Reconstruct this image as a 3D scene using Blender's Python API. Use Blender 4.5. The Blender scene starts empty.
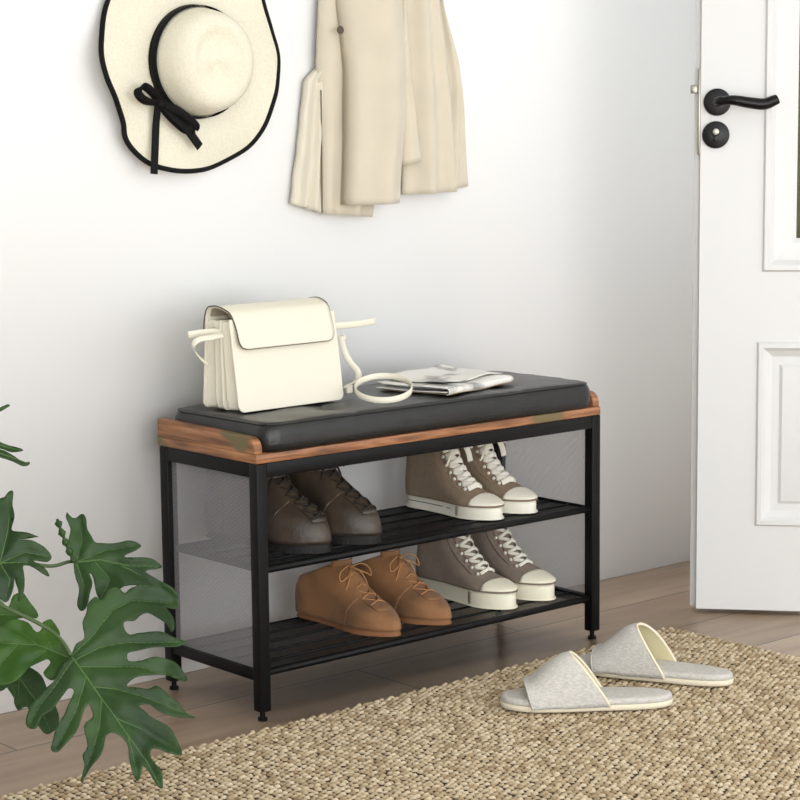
import bpy, bmesh, math, random
import numpy as np
from mathutils import Vector, Matrix, noise
from mathutils.geometry import delaunay_2d_cdt

random.seed(7)
scene = bpy.context.scene
COL = scene.collection

# ------------------------------------------------------------------ camera
CAM = np.array([-1.9335, -2.5829, 0.9676]); YAW, PIT, ROLL, FPX = 0.7144, 0.1353, -0.0104, 2034.2
_F = np.array([math.sin(YAW)*math.cos(PIT), math.cos(YAW)*math.cos(PIT), -math.sin(PIT)])
_R0 = np.array([math.cos(YAW), -math.sin(YAW), 0.0]); _U0 = np.cross(_R0, _F)
_R = _R0*math.cos(ROLL) + _U0*math.sin(ROLL); _U = np.cross(_R, _F)
cd = bpy.data.cameras.new('camera'); cam = bpy.data.objects.new('camera', cd); COL.objects.link(cam)
m = Matrix.Identity(4)
for i in range(3):
    m[i][0] = _R[i]; m[i][1] = _U[i]; m[i][2] = -_F[i]; m[i][3] = CAM[i]
cam.matrix_world = m
cd.sensor_width = 36; cd.sensor_fit = 'HORIZONTAL'; cd.lens = FPX/800*36; cd.clip_start = 0.05
scene.camera = cam

def at(px, py, axis, val):
    """world point where the sight line of a photo pixel meets an axis plane"""
    d = _F + _R*(px-400)/FPX - _U*(py-400)/FPX
    t = (val-CAM[axis])/d[axis]
    return Vector(CAM+t*d)

# ------------------------------------------------------------------ light
scene.view_settings.view_transform = 'Standard'
scene.view_settings.look = 'None'
scene.view_settings.gamma = 1
scene.view_settings.use_curve_mapping = False
scene.view_settings.exposure = 0.04
w = bpy.data.worlds.new('world'); scene.world = w; w.use_nodes = True
w.node_tree.nodes['Background'].inputs[0].default_value = (0.955, 0.98, 1.0, 1)
w.node_tree.nodes['Background'].inputs[1].default_value = 1.62
def area(name, loc, target, size, sizey, power, col):
    l = bpy.data.lights.new(name, 'AREA'); l.shape = 'RECTANGLE'; l.size = size; l.size_y = sizey
    l.energy = power; l.color = col
    o = bpy.data.objects.new(name, l); COL.objects.link(o); o.location = loc
    o.rotation_euler = (Vector(target)-Vector(loc)).to_track_quat('-Z', 'Y').to_euler()
    return o
area('window_light', (0.3, -4.4, 0.9), (0.6, 0.3, 0.3), 3.2, 1.9, 50, (0.97, 0.985, 1.0))
area('side_fill_light', (-2.9, -4.2, 0.95), (0.9, 0.3, 0.2), 2.2, 1.7, 62, (0.96, 0.98, 1.0))  # fill lamp added on the left to brighten the shelves and wall

# ------------------------------------------------------------------ materials
def srgb(r, g, b):
    f = lambda c: (c/255/12.92) if c/255 <= .04045 else ((c/255+.055)/1.055)**2.4
    return (f(r), f(g), f(b), 1)
def mat(name, col, rough=.6, metal=0, noise_amt=0, noise_scale=30, bump=0, bump_scale=200, spec=.5, sheen=0, col2=None, stretch=(1,1,1), coat=0):
    m = bpy.data.materials.new(name); m.use_nodes = True
    nt = m.node_tree; b = nt.nodes['Principled BSDF']
    b.inputs['Base Color'].default_value = col; b.inputs['Roughness'].default_value = rough
    b.inputs['Metallic'].default_value = metal; b.inputs['Specular IOR Level'].default_value = spec
    b.inputs['Sheen Weight'].default_value = sheen; b.inputs['Coat Weight'].default_value = coat
    tc = nt.nodes.new('ShaderNodeTexCoord'); mp = nt.nodes.new('ShaderNodeMapping')
    mp.inputs['Scale'].default_value = stretch
    nt.links.new(tc.outputs['Object'], mp.inputs['Vector'])
    if noise_amt or col2:
        n = nt.nodes.new('ShaderNodeTexNoise'); n.inputs['Scale'].default_value = noise_scale; n.inputs['Detail'].default_value = 5
        nt.links.new(mp.outputs[0], n.inputs['Vector'])
        r = nt.nodes.new('ShaderNodeValToRGB')
        c2 = col2 or tuple(c*(1-noise_amt) for c in col[:3])+(1,)
        r.color_ramp.elements[0].color = c2; r.color_ramp.elements[1].color = col
        r.color_ramp.elements[0].position = .35; r.color_ramp.elements[1].position = .62
        nt.links.new(n.outputs['Fac'], r.inputs[0]); nt.links.new(r.outputs[0], b.inputs['Base Color'])
    if bump:
        n = nt.nodes.new('ShaderNodeTexNoise'); n.inputs['Scale'].default_value = bump_scale; n.inputs['Detail'].default_value = 4
        nt.links.new(mp.outputs[0], n.inputs['Vector'])
        bp = nt.nodes.new('ShaderNodeBump'); bp.inputs['Strength'].default_value = bump; bp.inputs['Distance'].default_value = .004
        nt.links.new(n.outputs['Fac'], bp.inputs['Height']); nt.links.new(bp.outputs[0], b.inputs['Normal'])
    return m

M = {}
M['wall'] = mat('wall_paint', srgb(243, 244, 243), .85, bump=.05, bump_scale=60, spec=.2)
M['door'] = mat('door_paint', srgb(221, 222, 221), .35)
M['black_metal'] = mat('black_powder_coated_steel', srgb(11, 11, 12), .45, bump=.05, bump_scale=500, spec=.2)
M['black_handle'] = mat('black_handle_metal', srgb(12, 12, 13), .3, metal=.0, spec=.3)
M['steel'] = mat('brushed_steel', srgb(160, 157, 148), .35, metal=1)
M['leather'] = mat('black_leather', srgb(30, 31, 31), .33, noise_amt=.25, noise_scale=25, bump=.16, bump_scale=260, spec=.5)
M['cream_leather'] = mat('cream_leather', srgb(230, 225, 207), .42, bump=.05, bump_scale=400)
M['cream_edge'] = mat('cream_edge_paint', srgb(84, 74, 60), .6)
M['bag_lining'] = mat('shade_toned_bag_lining', srgb(150, 138, 118), .8)
M['straw'] = mat('cream_straw', srgb(234, 229, 208), .85, noise_amt=.08, noise_scale=260, bump=.35, bump_scale=420)
M['black_ribbon'] = mat('black_ribbon', srgb(12, 11, 12), .7, spec=.2)
M['coat'] = mat('beige_cotton', srgb(211, 202, 182), .85, noise_amt=.05, noise_scale=14, bump=.12, bump_scale=350, sheen=.2)
M['coat_in'] = mat('pale_beige_lining', srgb(218, 212, 194), .85, bump=.1, bump_scale=300)
M['canvas'] = mat('taupe_canvas', srgb(142, 124, 103), .9, noise_amt=.12, noise_scale=120, bump=.3, bump_scale=900)
M['canvas_b'] = mat('greyer_taupe_canvas', srgb(142, 127, 114), .9, noise_amt=.12, noise_scale=120, bump=.3, bump_scale=900)
M['lining'] = mat('dark_shoe_lining', srgb(70, 62, 52), .9)
M['rubber'] = mat('off_white_rubber', srgb(236, 232, 216), .5)
M['rubber_cream'] = mat('cream_rubber', srgb(238, 233, 210), .45)
M['lace_white'] = mat('off_white_lace', srgb(228, 224, 210), .9, bump=.2, bump_scale=900)
M['stripe'] = mat('black_rubber_line', srgb(40, 36, 34), .6)
M['suede'] = mat('tan_suede', srgb(156, 110, 70), .8, col2=srgb(108, 77, 50), noise_scale=11, bump=.2, bump_scale=300, sheen=.1)
M['suede_sole'] = mat('tan_crepe_sole', srgb(136, 92, 58), .8)
M['suede_lace'] = mat('tan_lace', srgb(176, 128, 84), .8)
M['boot'] = mat('dark_olive_brown_leather', srgb(80, 68, 55), .42, col2=srgb(50, 43, 36), noise_scale=16, bump=.2, bump_scale=150)
M['boot_sole'] = mat('dark_rubber_sole', srgb(24, 21, 19), .7)
M['boot_lace'] = mat('dark_brown_lace', srgb(36, 30, 26), .8)
M['slipper'] = mat('grey_linen', srgb(212, 208, 200), .95, col2=srgb(190, 187, 181), noise_scale=420, bump=.4, bump_scale=700, stretch=(1, .35, 1))
M['slipper_in'] = mat('pale_yellow_slipper_lining', srgb(222, 212, 172), .95)
M['slipper_sole'] = mat('cream_slipper_sole', srgb(232, 222, 198), .8)
M['pot'] = mat('white_ceramic', srgb(225, 222, 215), .3)
M['soil'] = mat('potting_soil', srgb(60, 45, 35), .95, bump=.5, bump_scale=80)
M['vein'] = mat('pale_green_vein', srgb(74, 106, 52), .5)
M['stem'] = mat('green_stem', srgb(70, 92, 50), .5)
M['leaf'] = mat('dark_green_leaf', srgb(48, 76, 33), .48, spec=.3, col2=srgb(30, 54, 23), noise_scale=12, bump=.12, bump_scale=30)
M['leaf_backlit'] = mat('backlit_green_leaf', srgb(58, 94, 26), .5, spec=.3, col2=srgb(36, 68, 16), noise_scale=14, bump=.12, bump_scale=30)  # lighter green paints the backlight into the left-hand leaves
for k in ('leaf', 'leaf_backlit'):
    b = M[k].node_tree.nodes['Principled BSDF']
    b.inputs['Subsurface Weight'].default_value = 0.0

def wood_mat():
    m = bpy.data.materials.new('rustic_brown_wood'); m.use_nodes = True; nt = m.node_tree; b = nt.nodes['Principled BSDF']
    tc = nt.nodes.new('ShaderNodeTexCoord'); mp = nt.nodes.new('ShaderNodeMapping'); mp.inputs['Scale'].default_value = (5, 5, 60)
    nt.links.new(tc.outputs['Object'], mp.inputs[0])
    n = nt.nodes.new('ShaderNodeTexNoise'); n.inputs['Scale'].default_value = 1.6; n.inputs['Detail'].default_value = 8; n.inputs['Distortion'].default_value = .8
    nt.links.new(mp.outputs[0], n.inputs[0])
    r = nt.nodes.new('ShaderNodeValToRGB'); e = r.color_ramp.elements
    e[0].position = .3; e[0].color = srgb(96, 62, 38); e[1].position = .7; e[1].color = srgb(184, 132, 92)
    k = e.new(.5); k.color = srgb(148, 98, 62)
    nt.links.new(n.outputs[0], r.inputs[0])
    n2 = nt.nodes.new('ShaderNodeTexNoise'); n2.inputs['Scale'].default_value = 2.6; n2.inputs['Detail'].default_value = 1
    mp2 = nt.nodes.new('ShaderNodeMapping'); mp2.inputs['Scale'].default_value = (3, 4, 10); mp2.inputs['Location'].default_value = (.3, 1.1, .4)
    nt.links.new(tc.outputs['Object'], mp2.inputs[0]); nt.links.new(mp2.outputs[0], n2.inputs[0])
    r2 = nt.nodes.new('ShaderNodeValToRGB'); r2.color_ramp.elements[0].position = .6; r2.color_ramp.elements[1].position = .68
    nt.links.new(n2.outputs[0], r2.inputs[0])
    mx = nt.nodes.new('ShaderNodeMix'); mx.data_type = 'RGBA'
    nt.links.new(r2.outputs[0], mx.inputs[0]); nt.links.new(r.outputs[0], mx.inputs[6]); mx.inputs[7].default_value = srgb(112, 98, 62)
    nt.links.new(mx.outputs[2], b.inputs['Base Color']); b.inputs['Roughness'].default_value = .45
    return m
M['wood'] = wood_mat()

def floor_mat():
    m = bpy.data.materials.new('oak_laminate_planks'); m.use_nodes = True; nt = m.node_tree; b = nt.nodes['Principled BSDF']
    tc = nt.nodes.new('ShaderNodeTexCoord')
    mp = nt.nodes.new('ShaderNodeMapping'); mp.inputs['Location'].default_value = (.37, .045, 0)
    nt.links.new(tc.outputs['Object'], mp.inputs[0])
    br = nt.nodes.new('ShaderNodeTexBrick'); br.inputs['Scale'].default_value = 1
    br.inputs['Brick Width'].default_value = 1.1; br.inputs['Row Height'].default_value = .19
    br.inputs['Mortar Size'].default_value = .0018; br.inputs['Mortar Smooth'].default_value = .3; br.offset = .37
    br.inputs['Color1'].default_value = (0, 0, 0, 1); br.inputs['Color2'].default_value = (1, 1, 1, 1); br.inputs['Mortar'].default_value = (.5, .5, .5, 1)
    nt.links.new(mp.outputs[0], br.inputs[0])
    mp2 = nt.nodes.new('ShaderNodeMapping'); mp2.inputs['Scale'].default_value = (1.6, 14, 1)
    nt.links.new(tc.outputs['Object'], mp2.inputs[0])
    n = nt.nodes.new('ShaderNodeTexNoise'); n.noise_dimensions = '4D'; n.inputs['Scale'].default_value = 1.8; n.inputs['Detail'].default_value = 7; n.inputs['Distortion'].default_value = .5
    nt.links.new(mp2.outputs[0], n.inputs['Vector'])
    ml = nt.nodes.new('ShaderNodeMath'); ml.operation = 'MULTIPLY'; ml.inputs[1].default_value = 7
    nt.links.new(br.outputs['Color'], ml.inputs[0]); nt.links.new(ml.outputs[0], n.inputs['W'])
    r = nt.nodes.new('ShaderNodeValToRGB'); e = r.color_ramp.elements
    e[0].position = .3; e[0].color = srgb(192, 160, 130); e[1].position = .72; e[1].color = srgb(232, 204, 174)
    nt.links.new(n.outputs[0], r.inputs[0])
    ad = nt.nodes.new('ShaderNodeMapRange'); ad.inputs[3].default_value = .86; ad.inputs[4].default_value = 1.1
    nt.links.new(br.outputs['Color'], ad.inputs[0])
    vm = nt.nodes.new('ShaderNodeVectorMath'); vm.operation = 'SCALE'
    nt.links.new(r.outputs[0], vm.inputs[0]); nt.links.new(ad.outputs[0], vm.inputs['Scale'])
    mx = nt.nodes.new('ShaderNodeMix'); mx.data_type = 'RGBA'
    nt.links.new(br.outputs['Fac'], mx.inputs[0]); nt.links.new(vm.outputs[0], mx.inputs[6]); mx.inputs[7].default_value = srgb(84, 68, 54)
    nt.links.new(mx.outputs[2], b.inputs['Base Color'])
    b.inputs['Roughness'].default_value = .3; b.inputs['Specular IOR Level'].default_value = .5
    return m
M['floor'] = floor_mat()

def rug_mat():
    m = bpy.data.materials.new('jute_yarn'); m.use_nodes = True; nt = m.node_tree; b = nt.nodes['Principled BSDF']
    g = nt.nodes.new('ShaderNodeNewGeometry'); r = nt.nodes.new('ShaderNodeValToRGB'); e = r.color_ramp.elements
    e[0].position = 0; e[0].color = srgb(160, 139, 108); e[1].position = 1; e[1].color = srgb(216, 199, 170)
    k = e.new(.4); k.color = srgb(187, 168, 137)
    nt.links.new(g.outputs['Random Per Island'], r.inputs[0]); nt.links.new(r.outputs[0], b.inputs['Base Color'])
    b.inputs['Roughness'].default_value = .9; b.inputs['Specular IOR Level'].default_value = .2
    return m
M['rug'] = rug_mat()
M['rug_base'] = mat('jute_rug_backing', srgb(60, 46, 32), .95)

def mesh_mat(name, col, pitch, hole, axes, thin_noise=0):
    """woven wire mesh: thin wires with real see-through holes"""
    m = bpy.data.materials.new(name); m.use_nodes = True; nt = m.node_tree; b = nt.nodes['Principled BSDF']
    b.inputs['Base Color'].default_value = col; b.inputs['Roughness'].default_value = .5
    tc = nt.nodes.new('ShaderNodeTexCoord'); sp = nt.nodes.new('ShaderNodeSeparateXYZ'); nt.links.new(tc.outputs['Object'], sp.inputs[0])
    outs = []
    for a in axes:
        d = nt.nodes.new('ShaderNodeMath'); d.operation = 'DIVIDE'; d.inputs[1].default_value = pitch
        nt.links.new(sp.outputs[a], d.inputs[0])
        f = nt.nodes.new('ShaderNodeMath'); f.operation = 'FRACT'; nt.links.new(d.outputs[0], f.inputs[0])
        l = nt.nodes.new('ShaderNodeMath'); l.operation = 'LESS_THAN'; l.inputs[1].default_value = hole
        nt.links.new(f.outputs[0], l.inputs[0]); outs.append(l)
    mu = nt.nodes.new('ShaderNodeMath'); mu.operation = 'MULTIPLY'
    nt.links.new(outs[0].outputs[0], mu.inputs[0]); nt.links.new(outs[1].outputs[0], mu.inputs[1])
    iv = nt.nodes.new('ShaderNodeMath'); iv.operation = 'SUBTRACT'; iv.inputs[0].default_value = 1
    nt.links.new(mu.outputs[0], iv.inputs[1]); nt.links.new(iv.outputs[0], b.inputs['Alpha'])
    return m
M['side_mesh'] = mesh_mat('fine_grey_wire_mesh', srgb(158, 158, 160), .0022, .80, (1, 2))
M['shelf_mesh'] = mesh_mat('black_wire_shelf_mesh', srgb(18, 19, 20), .0026, .52, (0, 1))
def glass_mat():
    m = bpy.data.materials.new('door_glass'); m.use_nodes = True; nt = m.node_tree; b = nt.nodes['Principled BSDF']
    b.inputs['Base Color'].default_value = srgb(150, 148, 118); b.inputs['Alpha'].default_value = .45; b.inputs['Roughness'].default_value = .1
    return m
M['glass'] = glass_mat()
def print_mat():
    m = bpy.data.materials.new('newsprint'); m.use_nodes = True; nt = m.node_tree; b = nt.nodes['Principled BSDF']
    tc = nt.nodes.new('ShaderNodeTexCoord')
    n = nt.nodes.new('ShaderNodeTexNoise'); n.inputs['Scale'].default_value = 17; n.inputs['Detail'].default_value = 3
    nt.links.new(tc.outputs['Object'], n.inputs[0])
    r = nt.nodes.new('ShaderNodeValToRGB'); e = r.color_ramp.elements
    e[0].position = .36; e[0].color = srgb(150, 150, 148); e[1].position = .5; e[1].color = srgb(236, 234, 228)
    nt.links.new(n.outputs[0], r.inputs[0]); nt.links.new(r.outputs[0], b.inputs['Base Color']); b.inputs['Roughness'].default_value = .6
    return m
M['print'] = print_mat()
M['kraft'] = mat('brown_paper', srgb(158, 140, 116), .8)

# ------------------------------------------------------------------ helpers
def newobj(name, me, material=None, parent=None, smooth=True):
    o = bpy.data.objects.new(name, me); COL.objects.link(o)
    if material:
        for mm in (material if isinstance(material, (list, tuple)) else [material]): me.materials.append(mm)
    if smooth:
        for p in me.polygons: p.use_smooth = True
    if parent: o.parent = parent
    return o
def frombm(name, bm, material, parent=None, smooth=True, autosmooth=None):
    bmesh.ops.recalc_face_normals(bm, faces=bm.faces)
    if autosmooth:
        for e in bm.edges:
            if len(e.link_faces) == 2 and e.calc_face_angle(0) > autosmooth: e.smooth = False
    me = bpy.data.meshes.new(name); bm.to_mesh(me); bm.free()
    return newobj(name, me, material, parent, smooth)
def empty(name, loc=(0, 0, 0), rz=0, label=None, cat=None, group=None, kind=None):
    o = bpy.data.objects.new(name, None); COL.objects.link(o); o.location = loc; o.rotation_euler = (0, 0, rz); o.empty_display_size = .05
    return tag(o, label, cat, group, kind)
def tag(o, label=None, cat=None, group=None, kind=None):
    if label: o['label'] = label
    if cat: o['category'] = cat
    if group: o['group'] = group
    if kind: o['kind'] = kind
    return o
def bm_box(bm, lo, hi, bev=0, seg=2, mtx=None):
    r = bmesh.ops.create_cube(bm, size=1)
    vs = r['verts']
    for v in vs:
        v.co = Vector(((lo[0]+hi[0])/2+v.co.x*(hi[0]-lo[0]), (lo[1]+hi[1])/2+v.co.y*(hi[1]-lo[1]), (lo[2]+hi[2])/2+v.co.z*(hi[2]-lo[2])))
    if bev:
        es = list({e for v in vs for e in v.link_edges})
        rr = bmesh.ops.bevel(bm, geom=es, offset=bev, segments=seg, affect='EDGES', profile=.5)
        vs = list({v for f in rr['faces'] for v in f.verts} | {v for v in vs if v.is_valid})
    if mtx is not None:
        for v in vs: v.co = mtx @ v.co
    return vs
def box(name, lo, hi, material, parent=None, bev=.002, seg=2):
    bm = bmesh.new(); bm_box(bm, lo, hi, bev, seg)
    return frombm(name, bm, material, parent, True, .6)
def bm_tube(bm, pts, rad, seg=8, closed=False, flat=None, up=None, caps=True):
    """tube along points; flat=(halfwidth, halfthick) gives a ribbon section; up = reference direction of the width"""
    pts = [Vector(p) for p in pts]; n = len(pts); rings = []
    prev = None
    for i in range(n):
        a = pts[(i-1) % n] if (closed or i > 0) else pts[i]; b = pts[(i+1) % n] if (closed or i < n-1) else pts[i]
        t = (b-a).normalized()
        if up is not None:
            u = (up[i] if isinstance(up, list) else Vector(up)); u = (u - t*u.dot(t))
            u = u.normalized() if u.length > 1e-6 else t.orthogonal().normalized()
        else:
            u = t.orthogonal().normalized() if prev is None else (prev-t*prev.dot(t)).normalized()
        prev = u; v = t.cross(u)
        r = rad[i] if isinstance(rad, (list, tuple)) else rad
        ring = []
        for k in range(seg):
            an = 2*math.pi*k/seg
            if flat: 
                c, s = math.cos(an), math.sin(an)
                fx = flat[0] if not isinstance(flat[0], (list, tuple)) else flat[0][i]
                c = math.copysign(abs(c)**.5, c); s = math.copysign(abs(s)**.5, s)
                ring.append(bm.verts.new(pts[i]+u*c*fx+v*s*flat[1]))
            else: ring.append(bm.verts.new(pts[i]+(u*math.cos(an)+v*math.sin(an))*r))
        rings.append(ring)
    for i in range(n if closed else n-1):
        A, B = rings[i], rings[(i+1) % n]
        for k in range(seg): bm.faces.new((A[k], A[(k+1) % seg], B[(k+1) % seg], B[k]))
    if not closed and caps:
        bm.faces.new(rings[0][::-1]); bm.faces.new(rings[-1])
def tube(name, pts, rad, material, parent=None, **k):
    bm = bmesh.new(); bm_tube(bm, pts, rad, **k); return frombm(name, bm, material, parent)
def spline(pts, n=8, closed=False):
    """Catmull-Rom"""
    P = [Vector(p) for p in pts]; out = []; N = len(P)
    rng = range(N) if closed else range(N-1)
    for i in rng:
        p0 = P[i-1] if (i > 0 or closed) else P[0]; p1 = P[i]; p2 = P[(i+1) % N]; p3 = P[(i+2) % N] if (closed or i+2 < N) else P[-1]
        for k in range(n):
            t = k/n
            out.append(.5*((2*p1)+(-p0+p2)*t+(2*p0-5*p1+4*p2-p3)*t*t+(-p0+3*p1-3*p2+p3)*t**3))
    if not closed: out.append(P[-1])
    return out
def bm_loft(bm, rings, cap0=False, cap1=False, closed=True, mi=0):
    R = [[bm.verts.new(p) for p in r] for r in rings]; fs = []
    for A, B in zip(R, R[1:]):
        n = len(A)
        for k in range(n if closed else n-1):
            f = bm.faces.new((A[k], A[(k+1) % n], B[(k+1) % n], B[k])); f.material_index = mi; fs.append(f)
    if cap0: f = bm.faces.new(R[0][::-1]); f.material_index = mi
    if cap1: f = bm.faces.new(R[-1]); f.material_index = mi
    return R
def bm_disc(bm, c, axis, r, h, seg=32, bev=0):
    """short cylinder from c along axis"""
    axis = Vector(axis).normalized(); u = axis.orthogonal().normalized(); v = axis.cross(u); c = Vector(c)
    prof = [(0, r)] + ([(h-bev, r), (h-bev*.3, r-bev*.3), (h, r-bev)] if bev else [(h, r)])
    bm_loft(bm, [[c+axis*d+(u*math.cos(2*math.pi*k/seg)+v*math.sin(2*math.pi*k/seg))*rr for k in range(seg)] for d, rr in prof], True, True)
def grid_sheet(bm, f, nu, nv, th=0, mi=0):
    """sheet from f(u,v) with thickness th (solid)"""
    P = [[Vector(f(i/nu, j/nv)) for j in range(nv+1)] for i in range(nu+1)]
    def nrm(i, j):
        a = P[min(i+1, nu)][j]-P[max(i-1, 0)][j]; b = P[i][min(j+1, nv)]-P[i][max(j-1, 0)]
        n = a.cross(b); return n.normalized() if n.length > 1e-12 else Vector((0, 0, 1))
    top = [[bm.verts.new(P[i][j]) for j in range(nv+1)] for i in range(nu+1)]
    for i in range(nu):
        for j in range(nv): bm.faces.new((top[i][j], top[i+1][j], top[i+1][j+1], top[i][j+1])).material_index = mi
    if th:
        bot = [[bm.verts.new(P[i][j]-nrm(i, j)*th) for j in range(nv+1)] for i in range(nu+1)]
        for i in range(nu):
            for j in range(nv): bm.faces.new((bot[i][j+1], bot[i+1][j+1], bot[i+1][j], bot[i][j])).material_index = mi
        for i in range(nu):
            bm.faces.new((top[i+1][0], top[i][0], bot[i][0], bot[i+1][0])); bm.faces.new((top[i][nv], top[i+1][nv], bot[i+1][nv], bot[i][nv]))
        for j in range(nv):
            bm.faces.new((top[0][j], top[0][j+1], bot[0][j+1], bot[0][j])); bm.faces.new((top[nu][j+1], top[nu][j], bot[nu][j], bot[nu][j+1]))
def smooth01(x): x = min(1, max(0, x)); return x*x*(3-2*x)
PI = math.pi
WALL = .34

# ------------------------------------------------------------------ setting
fl = box('floor', (-3.2, -4.6, -.05), (2.6, WALL+.02, 0), M['floor'], bev=0); tag(fl, kind='structure', label='glossy brown wood plank floor')
wl = box('wall_back', (-3.2, WALL, -.05), (2.6, WALL+.12, 2.7), M['wall'], bev=0); tag(wl, kind='structure', label='plain white wall behind the bench')
tag(box('wall_left', (-3.3, -3.2, -.05), (-3.2, WALL+.12, 2.7), M['wall'], bev=0), kind='structure', label='plain white side wall')
tag(box('ceiling', (-3.2, -3.2, 2.7), (2.6, WALL+.12, 2.8), M['wall'], bev=0), kind='structure', label='plain white ceiling')
bm = bmesh.new()
for lo, hi in (((1.66, .24, 0), (1.78, WALL+.12, 2.7)), ((1.66, -.62, 2.06), (1.78, .24, 2.7)), ((1.66, -1.55, 0), (1.78, -.62, 2.7))): bm_box(bm, lo, hi)
tag(frombm('wall_right', bm, M['wall'], None, False), kind='structure', label='white wall the door is hung on')
bm = bmesh.new()
for lo, hi in (((1.645, -.68, 0), (1.70, -.62, 2.12)), ((1.645, .24, 0), (1.70, .30, 2.12)), ((1.645, -.62, 2.06), (1.70, .24, 2.12))): bm_box(bm, lo, hi, .003)
tag(frombm('trim_1', bm, M['door'], None, True, .6), kind='structure', label='white door casing')

# door (opened into the room); local x along the leaf, local y towards the room side seen by the photo
PH = math.radians(50)
door = empty('door_1', (1.088, .012, 0), -PH, 'white panelled door with glass light, standing open', kind='structure')
# local frame: +x = along the leaf away from the free edge, -y = face seen
W_, T_, Z0, Z1 = .80, .040, .008, 2.03
def frame_ring(bm, x0, x1, z0, z1, wd, y_out, y_in, prof):
    """moulding ring around rectangle: prof list of (inset, y)"""
    rings = []
    for ins, y in prof:
        rings.append([Vector((x0+ins, y, z0+ins)), Vector((x1-ins, y, z0+ins)), Vector((x1-ins, y, z1-ins)), Vector((x0+ins, y, z1-ins))])
    bm_loft(bm, rings)
bm = bmesh.new()
PX0, PX1, PZ0, PZ1 = .112, .688, .177, .541     # lower panel opening
GX0, GX1, GZ0, GZ1 = .120, .680, .676, 1.90     # glass light opening
# front face with two openings
xs = [0, PX0, PX1, W_]
def rect(y, x0, x1, z0, z1, bm=bm): bm.faces.new([bm.verts.new(p) for p in ((x0, y, z0), (x1, y, z0), (x1, y, z1), (x0, y, z1))])
for y in (0, T_):
    rect(y, 0, PX0, Z0, PZ1+.06); rect(y, PX1, W_, Z0, PZ1+.06); rect(y, PX0, PX1, Z0, PZ0); rect(y, PX0, PX1, PZ1, PZ1+.06)
    rect(y, 0, GX0, PZ1+.06, Z1); rect(y, GX1, W_, PZ1+.06, Z1); rect(y, GX0, GX1, PZ1+.06, GZ0); rect(y, GX0, GX1, GZ1, Z1)
rr = [[(0, 0), (0, T_)]]
for (a, b) in (((0, Z0), (W_, Z0)), ((W_, Z0), (W_, Z1)), ((W_, Z1), (0, Z1)), ((0, Z1), (0, Z0))):
    bm.faces.new([bm.verts.new(p) for p in ((a[0], 0, a[1]), (b[0], 0, b[1]), (b[0], T_, b[1]), (a[0], T_, a[1]))])
pp = [(0, 0), (.004, -.006), (.012, -.006), (.018, .002), (.030, .009), (.044, .009), (.05, .004), (.06, .003)]
frame_ring(bm, PX0, PX1, PZ0, PZ1, 0, 0, 0, pp)
rect(.003, PX0+.06, PX1-.06, PZ0+.06, PZ1-.06)
frame_ring(bm, PX0, PX1, PZ0, PZ1, 0, 0, 0, [(i, T_-y) for i, y in pp]); rect(T_-.003, PX0+.06, PX1-.06, PZ0+.06, PZ1-.06)
pg = [(0, 0), (.004, -.007), (.014, -.007), (.022, .001), (.040, .006), (.056, .007), (.064, .012), (.064, .018)]
frame_ring(bm, GX0, GX1, GZ0, GZ1, 0, 0, 0, pg)
frame_ring(bm, GX0, GX1, GZ0, GZ1, 0, 0, 0, [(i, T_-y) for i, y in pg])
bmesh.ops.remove_doubles(bm, verts=bm.verts, dist=1e-5)
frombm('door_leaf', bm, M['door'], door, True, .35)
box('rebate_lip', (-.013, .021, Z0), (.0, T_, Z1), M['door'], door, .0015)
box('glass_pane', (GX0+.062, .017, GZ0+.062), (GX1-.062, .022, GZ1-.062), M['glass'], door, 0)
# handle
hr = bmesh.new(); bm_disc(hr, (.031, 0, 1.001), (0, -1, 0), .026, .009, 40, .003)
ro = frombm('handle_rose', hr, M['black_handle'], door, True, .5)
hp = spline([(.031, -.008, 1.001), (.031, -.030, 1.001), (.036, -.046, 1.002), (.060, -.052, 1.004), (.090, -.050, .999), (.118, -.048, .996), (.138, -.046, 1.003), (.145, -.045, 1.006)], 6)
rads = [(.0095 if i < 14 else .0080+.0030*math.sin((i-14)/29*PI)) for i in range(len(hp))]; rads[-1] = .004; rads[-2] = .007
tube('lever', hp, rads, M['black_handle'], ro, seg=14)
kr = bmesh.new(); bm_disc(kr, (.029, 0, .939), (0, -1, 0), .026, .008, 40, .003)
ke = frombm('keyhole_rose', kr, M['black_handle'], door, True, .5)
kb = bmesh.new(); bm_disc(kb, (.029, -.008, .945), (0, -1, 0), .0085, .002, 24, .0006); bm_box(kb, (.0245, -.0098, .926), (.0335, -.008, .941), .0008)
kc = frombm('lock_cylinder', kb, M['black_handle'], ke, True, .5)
kb = bmesh.new(); bm_disc(kb, (.029, -.010, .945), (0, -1, 0), .0062, .0012, 24, .0003)
kc2 = frombm('lock_core', kb, M['steel'], ke, True, .5)
box('lock_faceplate', (-.0055, .002, .902), (.0, .0205, 1.066), M['steel'], door, .001)
box('latch_bolt', (-.020, .006, 1.018), (-.0055, .018, 1.034), M['steel'], door, .002)
for z in (.25, 1.0, 1.8):
    tube('hinge', [(W_+.004, .012, z-.045), (W_+.004, .012, z+.045)], .007, M['steel'], door, seg=12)

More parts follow.
